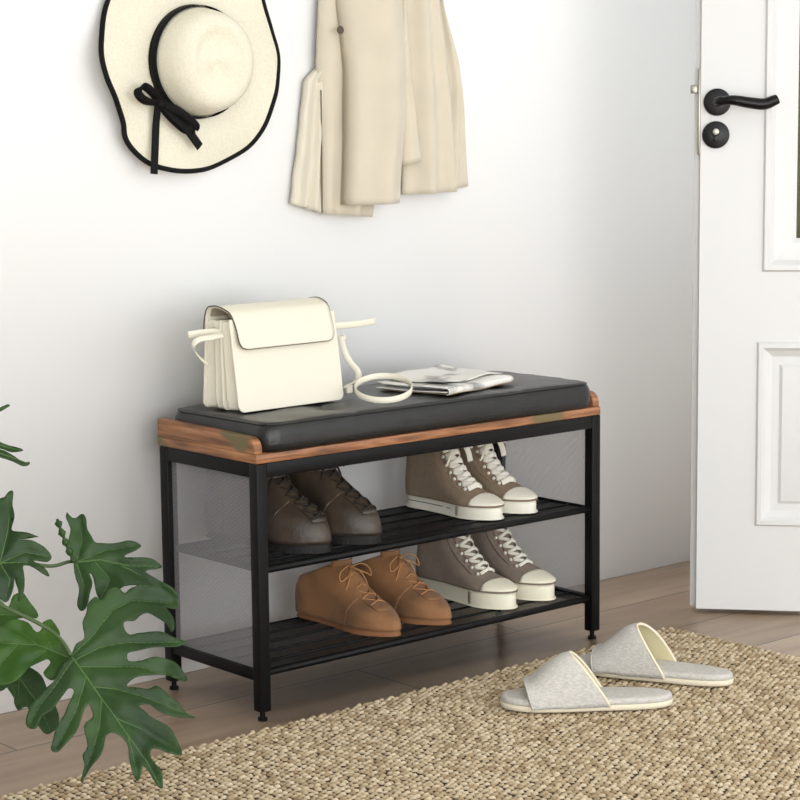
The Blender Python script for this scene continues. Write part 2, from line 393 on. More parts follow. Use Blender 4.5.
# ------------------------------------------------------------------ rug
def make_rug():
    x0, x1, y0, y1 = -.66, .943, -1.25, -.05
    px, py = .0122, .0112
    nx = int((x1-x0)/px); ny = int((y1-y0)/py)
    ang = math.radians(-50)
    ca, sa = math.cos(ang), math.sin(ang)
    # low poly knot
    seg, rng = 6, 4
    kv = []
    for i in range(rng+1):
        t = -1+2*i/rng
        rr = math.sqrt(max(0, 1-abs(t)**2.2))*.95+.05
        for k in range(seg):
            a = 2*PI*k/seg+PI/6
            kv.append((t, math.cos(a)*rr, math.sin(a)*rr))
    kv = np.array(kv)
    kf = []
    for i in range(rng):
        for k in range(seg):
            kf.append((i*seg+k, i*seg+(k+1) % seg, (i+1)*seg+(k+1) % seg, (i+1)*seg+k))
    kf = np.array(kf)
    rs = np.random.RandomState(3)
    cx, cy = np.meshgrid(x0+px*.5+np.arange(nx)*px, y0+py*.5+np.arange(ny)*py)
    off = (np.arange(nx) % 2)*py*.5
    cy = cy+off[None, :]; cx = cx.ravel(); cy = cy.ravel(); n = len(cx)
    cx = cx+rs.normal(0, .0012, n); cy = cy+rs.normal(0, .0011, n)
    L = .0074*(1+rs.normal(0, .08, n)); Wd = .0040*(1+rs.normal(0, .1, n)); Hh = .0046*(1+rs.normal(0, .12, n))
    th = ang+rs.normal(0, .22, n)
    tilt = rs.normal(.22, .08, n)
    V = np.empty((n, len(kv), 3))
    lx = kv[None, :, 0]*L[:, None]; ly = kv[None, :, 1]*Wd[:, None]; lz = kv[None, :, 2]*Hh[:, None]+lx*tilt[:, None]
    arch = -(kv[None, :, 0]**2)*.0016
    V[:, :, 0] = cx[:, None]+lx*np.cos(th)[:, None]-ly*np.sin(th)[:, None]
    V[:, :, 1] = cy[:, None]+lx*np.sin(th)[:, None]+ly*np.cos(th)[:, None]
    V[:, :, 2] = .0058+lz+arch
    V[:, :, 2] = np.maximum(V[:, :, 2], .001)
    verts = V.reshape(-1, 3); faces = (kf[None]+(np.arange(n)*len(kv))[:, None, None]).reshape(-1, 4)
    # backing slab
    bx = np.array([(x, y, z) for z in (0.0005, .006) for x, y in ((x0+.003, y0+.003), (x1-.003, y0+.003), (x1-.003, y1-.003), (x0+.003, y1-.003))])
    b0 = len(verts); verts = np.vstack([verts, bx])
    bf = np.array([(0, 3, 2, 1), (4, 5, 6, 7), (0, 1, 5, 4), (1, 2, 6, 5), (2, 3, 7, 6), (3, 0, 4, 7)])+b0
    faces = np.vstack([faces, bf])
    me = bpy.data.meshes.new('woven_rug')
    me.vertices.add(len(verts)); me.vertices.foreach_set('co', verts.ravel())
    me.loops.add(faces.size); me.loops.foreach_set('vertex_index', faces.ravel().astype(np.int32))
    me.polygons.add(len(faces)); me.polygons.foreach_set('loop_start', np.arange(0, faces.size, 4, dtype=np.int32))
    mi = np.zeros(len(faces), dtype=np.int32); mi[-6:] = 1
    me.materials.append(M['rug']); me.materials.append(M['rug_base'])
    me.polygons.foreach_set('material_index', mi); me.polygons.foreach_set('use_smooth', mi == 0)
    me.update(calc_edges=True); me.validate()
    o = bpy.data.objects.new('woven_rug', me); COL.objects.link(o)
    tag(o, 'chunky beige woven jute rug lying on the wood floor in front of the bench', 'rug')
make_rug()

# ------------------------------------------------------------------ bench
BW, BD, S = .80, .275, .0215
bench = empty('shoe_bench', (BW/2, BD/2, 0), 0, 'black metal shoe rack bench with wooden rim and black padded seat against the wall', 'bench')
def bpart(o):  # built in world coordinates, parented to the bench without moving
    o.matrix_parent_inverse = Matrix.Translation((-BW/2, -BD/2, 0)); return o
ZB = .427
for x in (0, BW-S):
    for y in (0, BD-S):
        lg = bpart(box('leg', (x, y, .016), (x+S, y+S, ZB), M['black_metal'], bench, .0025, 3))
        fb = bmesh.new(); bm_disc(fb, (x+S/2, y+S/2, .0), (0, 0, 1), .008, .005, 20); bm_disc(fb, (x+S/2, y+S/2, .005), (0, 0, 1), .0045, .012, 14)
        frombm('foot', fb, M['black_metal'], lg, True, .5)
for y in (0, BD-S): bpart(box('top_rail', (S, y+.001, ZB-.024), (BW-S, y+S-.001, ZB), M['black_metal'], bench, .002))
for x in (0, BW-S): bpart(box('side_rail', (x+.001, S, ZB-.024), (x+S-.001, BD-S, ZB), M['black_metal'], bench, .002))
for x in (0, BW-S):
    bpart(box('lower_side_rail', (x+.002, S, .066), (x+S-.002, BD-S, .084), M['black_metal'], bench, .002))
    # mesh side panel (thin wire mesh with four edge wires)
    xm = x+S/2
    bm = bmesh.new(); bm_box(bm, (xm-.0006, S, .084), (xm+.0006, BD-S, ZB-.024))
    bpart(frombm('side_mesh_panel', bm, M['side_mesh'], bench, False))
def shelf(zr, name):
    sh = bpart(tube('shelf_rod', [(S*.8, S/2, zr), (BW-S*.8, S/2, zr)], .0062, M['black_metal'], bench, seg=14))
    sh2 = bpart(tube('shelf_rod', [(S*.8, BD-S/2, zr-.0035), (BW-S*.8, BD-S/2, zr-.0035)], .0062, M['black_metal'], bench, seg=14))
    bm = bmesh.new(); bm_box(bm, (S, S/2+.004, zr-.001), (BW-S, BD-S/2-.004, zr+.0008))
    pn = bpart(frombm('shelf_mesh', bm, M['shelf_mesh'], bench, False))
    for k in range(1, 5):
        y = S/2+(BD-S)*k/5
        q = tube('support_wire', [(S, y, zr+.0015), (BW-S, y, zr+.0015)], .0026, M['black_metal'], pn, seg=8)
    for k in (0, 1):
        x = (S*.5, BW-S*.5)[k]
        bpart(box('shelf_side_bar', (x-.003+(.008 if k == 0 else -.008), S*.6, zr-.006), (x+.003+(.008 if k == 0 else -.008), BD-S*.6, zr+.005), M['black_metal'], bench, .001))
shelf(.250, 'upper'); shelf(.079, 'lower')
bpart(box('seat_board', (0, 0, ZB), (BW, BD+.004, .4425), M['wood'], bench, .002))
def side_lip(x0, x1):
    bm = bmesh.new(); prof = [(BD+.004, .4425), (BD+.004, .4735)]
    r = .021
    prof += [(.004+r-r*math.sin(a), .4695-r+r*math.cos(a)) for a in [PI/2*k/8 for k in range(9)]]
    prof += [(.004, .4425)]
    A = [(x0, y, z) for y, z in prof]; B = [(x1, y, z) for y, z in prof]
    bm_loft(bm, [A, B], True, True)
    o = frombm('side_lip', bm, M['wood'], bench, True, .5)
    md = o.modifiers.new('b', 'BEVEL'); md.width = .0015; md.segments = 2; md.limit_method = 'ANGLE'
    return bpart(o)
side_lip(0, .016); side_lip(BW-.016, BW)

BUT = [(.215, .072), (.215, .20), (.60, .072), (.60, .20)]
def cush_top(x, y):
    z = .4945
    for bx, by in BUT:
        d2 = (x-bx)**2+(y-by)**2
        z -= .010*math.exp(-d2/.022**2)+.003*math.exp(-d2/.05**2)
    # seams through the buttons
    for bx in (.215, .60): z -= .0016*math.exp(-((x-bx)/.004)**2)
    z += .0022*noise.noise(Vector((x*14, y*18, 3)))+.0008*noise.noise(Vector((x*60, y*35, 5)))
    z -= .004*((abs(y-.135)/.14)**4)+.004*((abs(x-.4)/.39)**8)
    return z
def cushion():
    x0, x1, y0, y1, z0 = .017, .783, -.006, .272, .443
    bm = bmesh.new(); nx, ny = 150, 56; e = .017
    def prm(s, lo, hi):  # denser at edges
        return lo+(hi-lo)*s
    rows = []
    # sides as rounded profile: parameter rings from bottom outward to top
    def outline(ins, n=240):
        pts = []; r = .03-ins*.4; X0, X1, Y0, Y1 = x0+ins, x1-ins, y0+ins, y1-ins
        r = max(r, .006)
        seq = [((X1-r, Y0+r), -90), ((X1-r, Y1-r), 0), ((X0+r, Y1-r), 90), ((X0+r, Y0+r), 180)]
        per = []
        for (cx, cy), a0 in seq:
            for k in range(9):
                a = math.radians(a0+90*k/8); per.append((cx+r*math.cos(a), cy+r*math.sin(a)))
        # resample
        out = []
        for i in range(len(per)):
            a = per[i]; b = per[(i+1) % len(per)]; d = math.hypot(b[0]-a[0], b[1]-a[1]); m_ = 1 if (i % 9) != 8 else (70 if abs(b[0]-a[0]) > abs(b[1]-a[1]) else 26)
            for k in range(m_): out.append((a[0]+(b[0]-a[0])*k/m_, a[1]+(b[1]-a[1])*k/m_))
        return out
    rings = []
    for ins, z in ((.012, z0), (.004, z0+.001), (.0006, z0+.006), (0, z0+.014), (0, z0+.024), (.0012, z0+.034), (.004, z0+.041), (.009, z0+.047)):
        rings.append([Vector((x, y, z)) for x, y in outline(ins)])
    for ins in (.014, .022, .034, .05, .07, .09, .11, .13):
        rings.append([Vector((x, y, cush_top(x, y))) for x, y in outline(ins)])
    bm_loft(bm, rings, True, True)
    # ripple of the leather on the front side
    for v in bm.verts:
        if v.co.z < z0+.045 and v.co.z > z0+.003:
            v.co.y += .0012*noise.noise(Vector((v.co.x*22, v.co.z*30, 1)))
    o = bpart(frombm('seat_cushion', bm, M['leather'], bench))
    pip = tube('piping', [Vector((x, y, z0+.0445)) for x, y in outline(.0058)], .0016, M['leather'], o, seg=8, closed=True)
    for bx, by in BUT:
        b = bmesh.new(); r = 7
        z = cush_top(bx, by)
        bm_loft(b, [[Vector((bx+math.cos(2*PI*k/20)*.015*q, by+math.sin(2*PI*k/20)*.015*q, z-.001+h)) for k in range(20)] for q, h in ((1, 0), (1, .002), (.85, .004), (.5, .0055), (.12, .006))], True, True)
        frombm('button', b, M['leather'], o)
    return o
cushion()

# ------------------------------------------------------------------ shoes
def smooth_interp(xs, ys, d):
    xs = list(xs); ys = list(ys)
    def f(x): return sum(float(np.interp(x+k*d, xs, ys)) for k in (-1, -.5, 0, .5, 1))/5
    return f
class Shoe:
    def __init__(s, L, zt, W, tf, tb, ff, wank, ztop0, slant=.012):
        s.slant = slant
        """L length, zt height list; W [(t/L, halfwidth)], tf/tb [(z, t)] front/back extents, ff front rounding [(z,len)], wank ankle half width"""
        s.L = L; s.W = smooth_interp([a*L for a, b in W], [b for a, b in W], .012)
        s.tf = smooth_interp(*zip(*tf), .005); s.tb = smooth_interp(*zip(*tb), .005); s.ff = smooth_interp(*zip(*ff), .004)
        s.wank = wank; s.zt = zt; s.z0 = ztop0
        s.N = 72
    def hw(s, t, z):
        k = smooth01((z-.04)/(s.zt-.05)); W = s.W(t)*(1-k)+s.wank*k
        W *= 1-.10*max(0, (z-s.z0)/(s.zt-s.z0))*(1-k)
        tf, tb, ff, bb = s.tf(z), s.tb(z), s.ff(z), .034
        a = max(0, min(1, (t-(tf-ff))/ff)); b = max(0, min(1, (tb+bb-t)/bb))
        return W*(max(0, 1-a**2.1))**.5*(max(0, 1-b**2.0))**.5
    def ring(s, z, off=0):
        tf, tb = s.tf(z), s.tb(z); pts = []
        for i in range(s.N):
            a = 2*PI*i/s.N
            c = math.cos(a); t = (tf+tb)/2+(tf-tb)/2*c
            w_ = s.hw(t, z); pts.append(Vector((w_*(1 if math.sin(a) >= 0 else -1) if abs(math.sin(a)) > 1e-6 else 0, t, z)))
        if off:
            c = Vector((0, (tf+tb)/2, z))
            n = len(pts); out = []
            for i in range(n):
                tg = (pts[(i+1) % n]-pts[i-1]); nn = Vector((tg.y, -tg.x, 0)); nn = nn.normalized() if nn.length > 1e-9 else (pts[i]-c).normalized()
                out.append(pts[i]+nn*off)
            pts = out
        return pts
    def front(s, x, z):
        """point of the instep surface at half offset x and height z"""
        tf, tb = s.tf(z), s.tb(z); best = tf
        lo, hi = (tf+tb)/2, tf
        for _ in range(24):
            md = (lo+hi)/2
            if s.hw(md, z) > abs(x): lo = md
            else: hi = md
        return Vector((x, lo, z))
def zlevels(z0, z1, tf, n=34):
    # sample by arc length of the front profile
    zz = np.linspace(z0, z1, 400); ff = np.array([tf(z) for z in zz])
    s = np.concatenate([[0], np.cumsum(np.hypot(np.diff(zz), np.diff(ff)))]); q = np.linspace(0, s[-1], n)
    return [float(np.interp(k, s, zz)) for k in q]
def build_shoe(name, sh, mats, loc, rz, label, cat, group, style, seed=0, mirror=1):
    root = empty(name, loc, rz, label, cat, group)
    U, LIN, SOLE, LACE = mats
    zs = zlevels(sh.z0, sh.zt, sh.tf)
    rings = [sh.ring(z) for z in zs]
    ry = sh.tf(sh.zt)
    # lower the collar a little at the back/side
    top = rings[-1]
    bm = bmesh.new()
    def crown(r, dz=0, off=0):
        o = []
        c = sum(r, Vector())/len(r)
        for p in r:
            q = p+(c-p).normalized()*off; q = Vector((q.x, q.y, q.z+dz)); o.append(q)
        return o
    bm_loft(bm, rings+[crown(top, .0015, .0015), crown(top, .001, .0045)], cap0=True)
    bm_loft(bm, [crown(top, .001, .0045), crown(top, -.02, .006), crown(top, -.05, .006)], cap1=True, mi=1)
    bmesh.ops.remove_doubles(bm, verts=bm.verts, dist=2e-5)
    up = frombm('upper', bm, [U, LIN], root)
    # slanted collar: back of the shaft a little lower than the front
    for v in up.data.vertices:
        z = v.co.z; k = smooth01((z-sh.zt*.55)/(sh.zt*.45)); v.co.z += k*(sh.slant*(v.co.y-sh.tf(sh.zt)*.5)/.06)
        v.co.x += .0012*noise.noise(Vector((v.co.x*25, v.co.y*25, v.co.z*25+seed*9)))
        v.co.y += .0018*noise.noise(Vector((v.co.x*20+7, v.co.y*20, v.co.z*20+seed*9)))*k
    def overlay(nm, pred, off, material, parent, planes=()):
        b = bmesh.new(); b.from_mesh(up.data); b.normal_update()
        for co, no in planes: bmesh.ops.bisect_plane(b, geom=list(b.verts)+list(b.edges)+list(b.faces), plane_co=co, plane_no=no, clear_inner=True)
        dl = [f for f in b.faces if f.material_index == 1 or not pred(f.calc_center_median())]
        bmesh.ops.delete(b, geom=dl, context='FACES')
        if not b.faces: b.free(); return None
        b.normal_update(); base = {v: v.normal.copy() for v in b.verts}
        r = bmesh.ops.extrude_face_region(b, geom=list(b.faces))
        nv = [e for e in r['geom'] if isinstance(e, bmesh.types.BMVert)]
        for v in nv: v.co += v.normal*off if v.normal.length > 0 else Vector()
        for v in b.verts: pass
        b.normal_update()
        me = bpy.data.meshes.new(nm); bmesh.ops.recalc_face_normals(b, faces=b.faces); b.to_mesh(me); b.free()
        return newobj(nm, me, material, parent)
    # sole
    zs0 = sh.z0
    if style in ('hightop', 'chunky'):
        prof = [(0, .001), (0, .0), (.0015, .0035), (.005, .0045), (.015, .0045), (zs0+.0005, .004), (zs0+.003, .0025), (zs0+.003, 0)]
    elif style == 'chukka': prof = [(0, .000), (.001, .002), (.008, .003), (zs0+.001, .003), (zs0+.002, 0)]
    else: prof = [(0, .0), (.001, .0025), (.007, .0035), (.011, .0030), (zs0+.001, .0042), (zs0+.003, .003), (zs0+.003, 0)]
    bm = bmesh.new(); rr = []
    for z, off in prof:
        r = sh.ring(zs0, off); rr.append([Vector((p.x, p.y, z)) for p in r])
    bm_loft(bm, rr, True, True)
    # heel/toe spring
    so = frombm('sole', bm, SOLE, root)
    if style == 'boot':
        bm = bmesh.new()
        r = [Vector((p.x, p.y, .0085)) for p in sh.ring(zs0, .0034)]
        for i in range(0, len(r)):
            a = r[i]; b = r[(i+1) % len(r)]; mdp = (a+b)/2
            bm_box(bm, (-.0022, -.0012, -.0085), (.0022, .0012, .0), 0, 1, Matrix.Translation(mdp) @ (b-a).to_track_quat('X', 'Z').to_matrix().to_4x4())
        frombm('tread', bm, SOLE, so, False)
    if style in ('hightop', 'chunky'):
        r = sh.ring(zs0, .0046)
        tube('sole_stripe', [Vector((p.x, p.y, zs0+.0006)) for p in r], .0019, M['stripe'], so, seg=6, closed=True)
        if style == 'hightop':
            r = [Vector((p.x, p.y, .013)) for p in sh.ring(zs0, .0052) if p.y < sh.L*.66]
            k0 = max(range(len(r)-1), key=lambda i: (r[i+1]-r[i]).length); r = r[k0+1:]+r[:k0+1]
            tube('foxing_line', r, .0011, M['stripe'], so, seg=6)
        # toe bumper: thicker rubber band round the toe
        rb = [p for p in sh.ring(zs0, .0048) if p.y > sh.L*.66]
        rb = rb[len(rb)//2+1:]+rb[:len(rb)//2+1] if (rb[0].y > sh.L*.9 and rb[-1].y > sh.L*.9) else rb
        k0 = max(range(len(rb)-1), key=lambda i: (rb[i+1]-rb[i]).length)
        if (rb[k0+1]-rb[k0]).length > .05: rb = rb[k0+1:]+rb[:k0+1]
        tube('toe_bumper', [Vector((p.x, p.y, zs0*.46)) for p in rb], 0, M['rubber'] if style == 'hightop' else M['rubber_cream'], so, seg=12, flat=(zs0*.42, .0016), up=(0, 0, 1))
        overlay('toe_cap', lambda c: c.z < sh.z0+.045, .0014, M['rubber'] if style == 'hightop' else M['rubber_cream'], root, [((0, sh.L*.81, 0), (0, 1, .1)), ((0, 0, sh.z0+.0025), (0, 0, 1))])
        overlay('heel_strip', lambda c: c.y < sh.L*.3 and c.z > sh.z0, .0012, M['stripe'] if style == 'hightop' else U, root, [((.006, 0, 0), (-1, 0, 0)), ((-.006, 0, 0), (1, 0, 0))])
    # tongue
    bm = bmesh.new()
    zt = sh.zt
    zlo = sh.z0+ (.035 if style != 'chukka' else .030)
    def tf_(u, v):
        z = zlo+(zt+.016-zlo)*v; x = (u-.5)*2*(.017+.006*v)
        zq = min(z, zt); base = sh.front(min(abs(x), sh.hw((sh.tf(zq)+sh.tb(zq))/2, zq)*.9), zq)
        lift = .003+max(0, z-zt)*.25
        return (x, base.y+lift-.004, z+sh.slant*smooth01((z-zt*.55)/(zt*.45))*.6)
    grid_sheet(bm, tf_, 10, 16, .003)
    frombm('tongue', bm, U if style != 'hightop' else U, root)
    # laces
    n = {'hightop': 7, 'chunky': 7, 'chukka': 4, 'boot': 6}[style]
    zl0 = {'hightop': sh.z0+.026, 'chunky': sh.z0+.026, 'chukka': sh.z0+.038, 'boot': sh.z0+.040}[style]
    zl1 = zt-.004
    lw = {'hightop': .0052, 'chunky': .0032, 'chukka': .0013, 'boot': .0018}[style]
    def sp(x, z, lift=.004):
        zq = min(z, zt); p = sh.front(x, zq); k = smooth01((z-zt*.55)/(zt*.45))
        return Vector((x, p.y+lift*.9, z+lift*.5+k*sh.slant*.75))
    rnd = random.Random(seed)
    zz = zlevels(zl0, zl1, sh.tf, n+1)
    hwid = .017
    lm = bmesh.new()
    for i in range(n):
        za, zb = zz[i], zz[i+1]
        j = rnd.uniform(-.001, .001)
        for s in (-1, 1):
            p = [sp(s*hwid, za, .003), sp(s*hwid*.45, za+(zb-za)*.3, .0075), sp(0, (za+zb)/2, .0085 if s > 0 else .0062), sp(-s*hwid*.45, za+(zb-za)*.7, .006), sp(-s*hwid, zb, .003)]
            if lw > .003:
                bm_tube(lm, spline(p, 4), 0, 8, flat=(lw, .0011), up=(0, -.4, 1))
            else: bm_tube(lm, spline(p, 4), lw, 6)
        if style in ('hightop', 'chunky'):
            for s in (-1, 1): bm_disc(lm, sp(s*(hwid+.003), za, .002), (s*.8, .5, .3), .0032, .0022, 10)
    frombm('laces', lm, LACE, root)
    # bow with loops and loose ends
    bm = bmesh.new(); c = sp(0, zl1, .009)
    for s in (-1, 1):
        lp = [c, c+Vector((s*.016, .012, .006)), c+Vector((s*.034, .012, -.004)), c+Vector((s*.036, .016, -.018)), c+Vector((s*.020, .018, -.010)), c+Vector((s*.002, .003, 0))]
        en = [c, c+Vector((s*.010, .014, -.006)), c+Vector((s*.022, .018, -.026)), c+Vector((s*.030, .016, -.046))]
        for q in ((lp, en) if style != 'chunky' else (en[:3],)):
            if lw > .003: bm_tube(bm, spline(q, 6), 0, 8, flat=(lw, .001), up=(0, .3, 1))
            else: bm_tube(bm, spline(q, 6), lw, 6)
    frombm('lace_bow', bm, LACE, root)
    if style == 'hightop' or style == 'chunky':
        # seam bands along the eyelet row
        for s in (-1, 1):
            pts = [sp(s*(hwid+.010), z, .0005) for z in zlevels(zl0, zl1, sh.tf, 14)]
            tube('eyelet_seam', pts, .0007, M['stripe'] if style == 'chunky' else U, root, seg=5)
    if style == 'chukka':
        
        for q in (1, -1): overlay('quarter', lambda c: True, .0014, U, root, [((0, .172, .03), (0, -1, .35)), ((q*.013, 0, 0), (q, 0, 0))])
    if style == 'boot':
        overlay('heel_counter', lambda c: True, .0014, U, root, [((0, .07, 0), (0, -1, 0)), ((0, 0, .075), (0, 0, -1))])
        for q in (1, -1): overlay('quarter', lambda c: True, .0013, U, root, [((0, .185, .03), (0, -1, .5)), ((q*.015, 0, 0), (q, 0, 0))])
        overlay('padded_collar', lambda c: c.z > sh.zt-.014, .004, U, root)
        ps = [p for p in sh.ring(zs0+.004, .002)]
        tube('welt', ps, .0018, SOLE, root, seg=6, closed=True)
    return root
WF = [(0, .029), (.12, .032), (.35, .032), (.55, .037), (.72, .044), (.86, .043), (1, .036)]
hi = Shoe(.246, .128, WF, [(.015, .243), (.024, .2425), (.029, .236), (.033, .224), (.038, .206), (.045, .184), (.062, .154), (.092, .126), (.128, .108), (.16, .102)],
          [(.015, .003), (.05, .001), (.09, .006), (.128, .012), (.16, .012)], [(.02, .075), (.04, .075), (.08, .06), (.125, .04)], .031, .023)
lowtop = Shoe(.256, .150, WF, [(.02, .253), (.032, .2525), (.037, .245), (.041, .232), (.046, .212), (.054, .186), (.078, .154), (.106, .126), (.150, .106), (.18, .102)],
          [(.02, .003), (.05, .001), (.09, .008), (.150, .014), (.18, .014)], [(.02, .075), (.05, .075), (.08, .06), (.125, .04)], .032, .030)
ck = Shoe(.262, .086, [(0, .030), (.12, .033), (.35, .033), (.55, .038), (.72, .046), (.86, .043), (1, .033)],
          [(.0, .260), (.012, .260), (.026, .256), (.036, .245), (.045, .222), (.054, .190), (.064, .160), (.076, .136), (.086, .122), (.12, .112)],
          [(.0, .003), (.04, .000), (.07, .008), (.086, .016), (.12, .018)], [(.0, .09), (.03, .085), (.06, .07), (.10, .05)], .034, .010, .024)
bt = Shoe(.280, .128, [(0, .032), (.12, .036), (.35, .036), (.55, .042), (.72, .051), (.86, .050), (1, .042)],
          [(.0, .279), (.03, .278), (.048, .270), (.062, .254), (.073, .232), (.085, .206), (.098, .180), (.112, .158), (.128, .140), (.15, .130)],
          [(.0, .003), (.05, .000), (.08, .006), (.128, .012), (.15, .012)], [(.0, .085), (.05, .085), (.08, .07), (.12, .05)], .036, .015)
ZU, ZL = .2542, .0832
G1 = 'dark leather boots on the upper shelf'; G2 = 'taupe high-top sneakers on the upper shelf'; G3 = 'tan suede lace-up shoes on the lower shelf'; G4 = 'taupe high-top sneakers on the lower shelf'
bm_ = (M['boot'], M['lining'], M['boot_sole'], M['boot_lace'])
build_shoe('leather_boot', bt, bm_, (.125, .305, ZU), PI+math.radians(9), 'dark olive-brown laced boot on upper shelf, left one of its pair, beside mesh side', 'boot', G1, 'boot', 1)
build_shoe('leather_boot', bt, bm_, (.238, .303, ZU), PI+math.radians(8), 'dark olive-brown laced boot on upper shelf, right one of the pair', 'boot', G1, 'boot', 2)
sm_ = (M['canvas'], M['lining'], M['rubber'], M['lace_white'])
build_shoe('high_top_sneaker', hi, sm_, (.566, .275, ZU), PI+math.radians(2), 'taupe canvas high-top with white lace bow on upper shelf, left of its pair', 'sneaker', G2, 'hightop', 3)
build_shoe('high_top_sneaker', hi, sm_, (.654, .277, ZU), PI+math.radians(2), 'taupe canvas high-top on upper shelf, right of its pair, nearest the right mesh panel', 'sneaker', G2, 'hightop', 4)
cm_ = (M['suede'], M['lining'], M['suede_sole'], M['suede_lace'])
build_shoe('suede_shoe', ck, cm_, (.312, .288, ZL), PI+math.radians(2), 'tan suede lace-up shoe on lower shelf, left one of the pair', 'shoe', G3, 'chukka', 5)
build_shoe('suede_shoe', ck, cm_, (.420, .288, ZL), PI+math.radians(5), 'tan suede lace-up shoe on lower shelf, right one, beside the grey-taupe sneakers', 'shoe', G3, 'chukka', 6)
tm_ = (M['canvas_b'], M['lining'], M['rubber_cream'], M['lace_white'])
build_shoe('high_top_sneaker', lowtop, tm_, (.600, .286, ZL), PI+math.radians(2), 'grey-taupe high-top with thick cream sole on lower shelf, left of its pair', 'sneaker', G4, 'chunky', 7)
build_shoe('high_top_sneaker', lowtop, tm_, (.700, .286, ZL), PI+math.radians(2), 'grey-taupe high-top with thick cream sole on lower shelf, right of its pair', 'sneaker', G4, 'chunky', 8)

# ------------------------------------------------------------------ slippers
def slipper(loc, rz, label, seed):
    root = empty('slipper', loc, rz, label, 'slipper', 'grey linen slippers on the rug')
    L = .285
    Wd = smooth_interp([0, .05, .12, .18, .24, L], [.036, .038, .040, .045, .048, .044], .01)
    def outl(off, n=64):
        o = []
        for i in range(n):
            a = 2*PI*i/n; t = L/2+(L/2+off)*math.copysign(abs(math.cos(a))**.85, math.cos(a))
            k = abs((t-L/2)/(L/2+off)); wv = (Wd(min(max(t, 0), L))+off)*max(0, 1-k**4.5)**.5
            o.append((wv*(1 if math.sin(a) > 0 else -1) if abs(math.sin(a)) > 1e-6 else 0, t))
        return o
    def lay(nm, prof, mt):
        bm = bmesh.new(); bm_loft(bm, [[Vector((x, y, z)) for x, y in outl(off)] for z, off in prof], True, True); return frombm(nm, bm, mt, root)
    lay('sole', [(0, -.002), (.001, 0), (.008, .0005), (.0095, -.001)], M['slipper_sole'])
    lay('insole', [(.0095, -.002), (.0105, -.0005), (.016, -.0008), (.019, -.003), (.020, -.008)], M['slipper'])
    # arched upper: u along from the toe opening towards the instep, v across
    def up(u, v, d=0):
        s = (v-.5)*2
        t_toe = L-.040-.010*abs(s)**2; t_in = L*.60-.062*abs(s)**1.5
        t = t_toe+(t_in-t_toe)*u
        H = (.036+.046*smooth01(u*1.05)**.8)*(1)-d
        a = s*PI/2
        wv = (Wd(min(t, L*.86))+.0022-d)*(1-.16*max(0, (t-L*.84)/(L*.16))**2)
        x = wv*math.copysign(abs(math.sin(a))**.8, a); z = .007+H*(abs(math.cos(a))**.85)
        z += .0015*noise.noise(Vector((x*30, t*30, seed))); return Vector((x, t, z))
    bm = bmesh.new()
    nu, nv = 24, 40
    A = [[up(i/nu, j/nv) for j in range(nv+1)] for i in range(nu+1)]; B = [[up(i/nu, j/nv, .0035) for j in range(nv+1)] for i in range(nu+1)]
    VA = [[bm.verts.new(p) for p in r] for r in A]; VB = [[bm.verts.new(p) for p in r] for r in B]
    for i in range(nu):
        for j in range(nv):
            bm.faces.new((VA[i][j], VA[i+1][j], VA[i+1][j+1], VA[i][j+1])).material_index = 0
            bm.faces.new((VB[i][j+1], VB[i+1][j+1], VB[i+1][j], VB[i][j])).material_index = 1
    for j in range(nv):
        bm.faces.new((VA[0][j+1], VA[0][j], VB[0][j], VB[0][j+1])); bm.faces.new((VA[nu][j], VA[nu][j+1], VB[nu][j+1], VB[nu][j])).material_index = 1
    for i in range(nu):
        bm.faces.new((VA[i][0], VA[i+1][0], VB[i+1][0], VB[i][0])); bm.faces.new((VA[i+1][nv], VA[i][nv], VB[i][nv], VB[i+1][nv]))
    u_ = frombm('upper', bm, [M['slipper'], M['slipper_in']], root)
    tube('binding', [up(1, j/40, .0015) for j in range(41)], .0026, M['slipper_sole'], u_, seg=8)
    tube('binding', [up(0, j/40, .0015) for j in range(41)], .0022, M['slipper'], u_, seg=8)
def place_dir(heel, toe):  # local +y forward from heel
    d = Vector(toe)-Vector(heel); return math.atan2(d.y, d.x)-PI/2
ZR = .0124
slipper((.542, -.408, ZR), place_dir((.542, -.408), (.325, -.226)), 'grey linen open slipper lying nearest the camera on the rug', 1)
slipper((.703, -.402, ZR), place_dir((.703, -.402), (.590, -.140)), 'grey linen slipper behind the other, showing its pale yellow lining', 2)

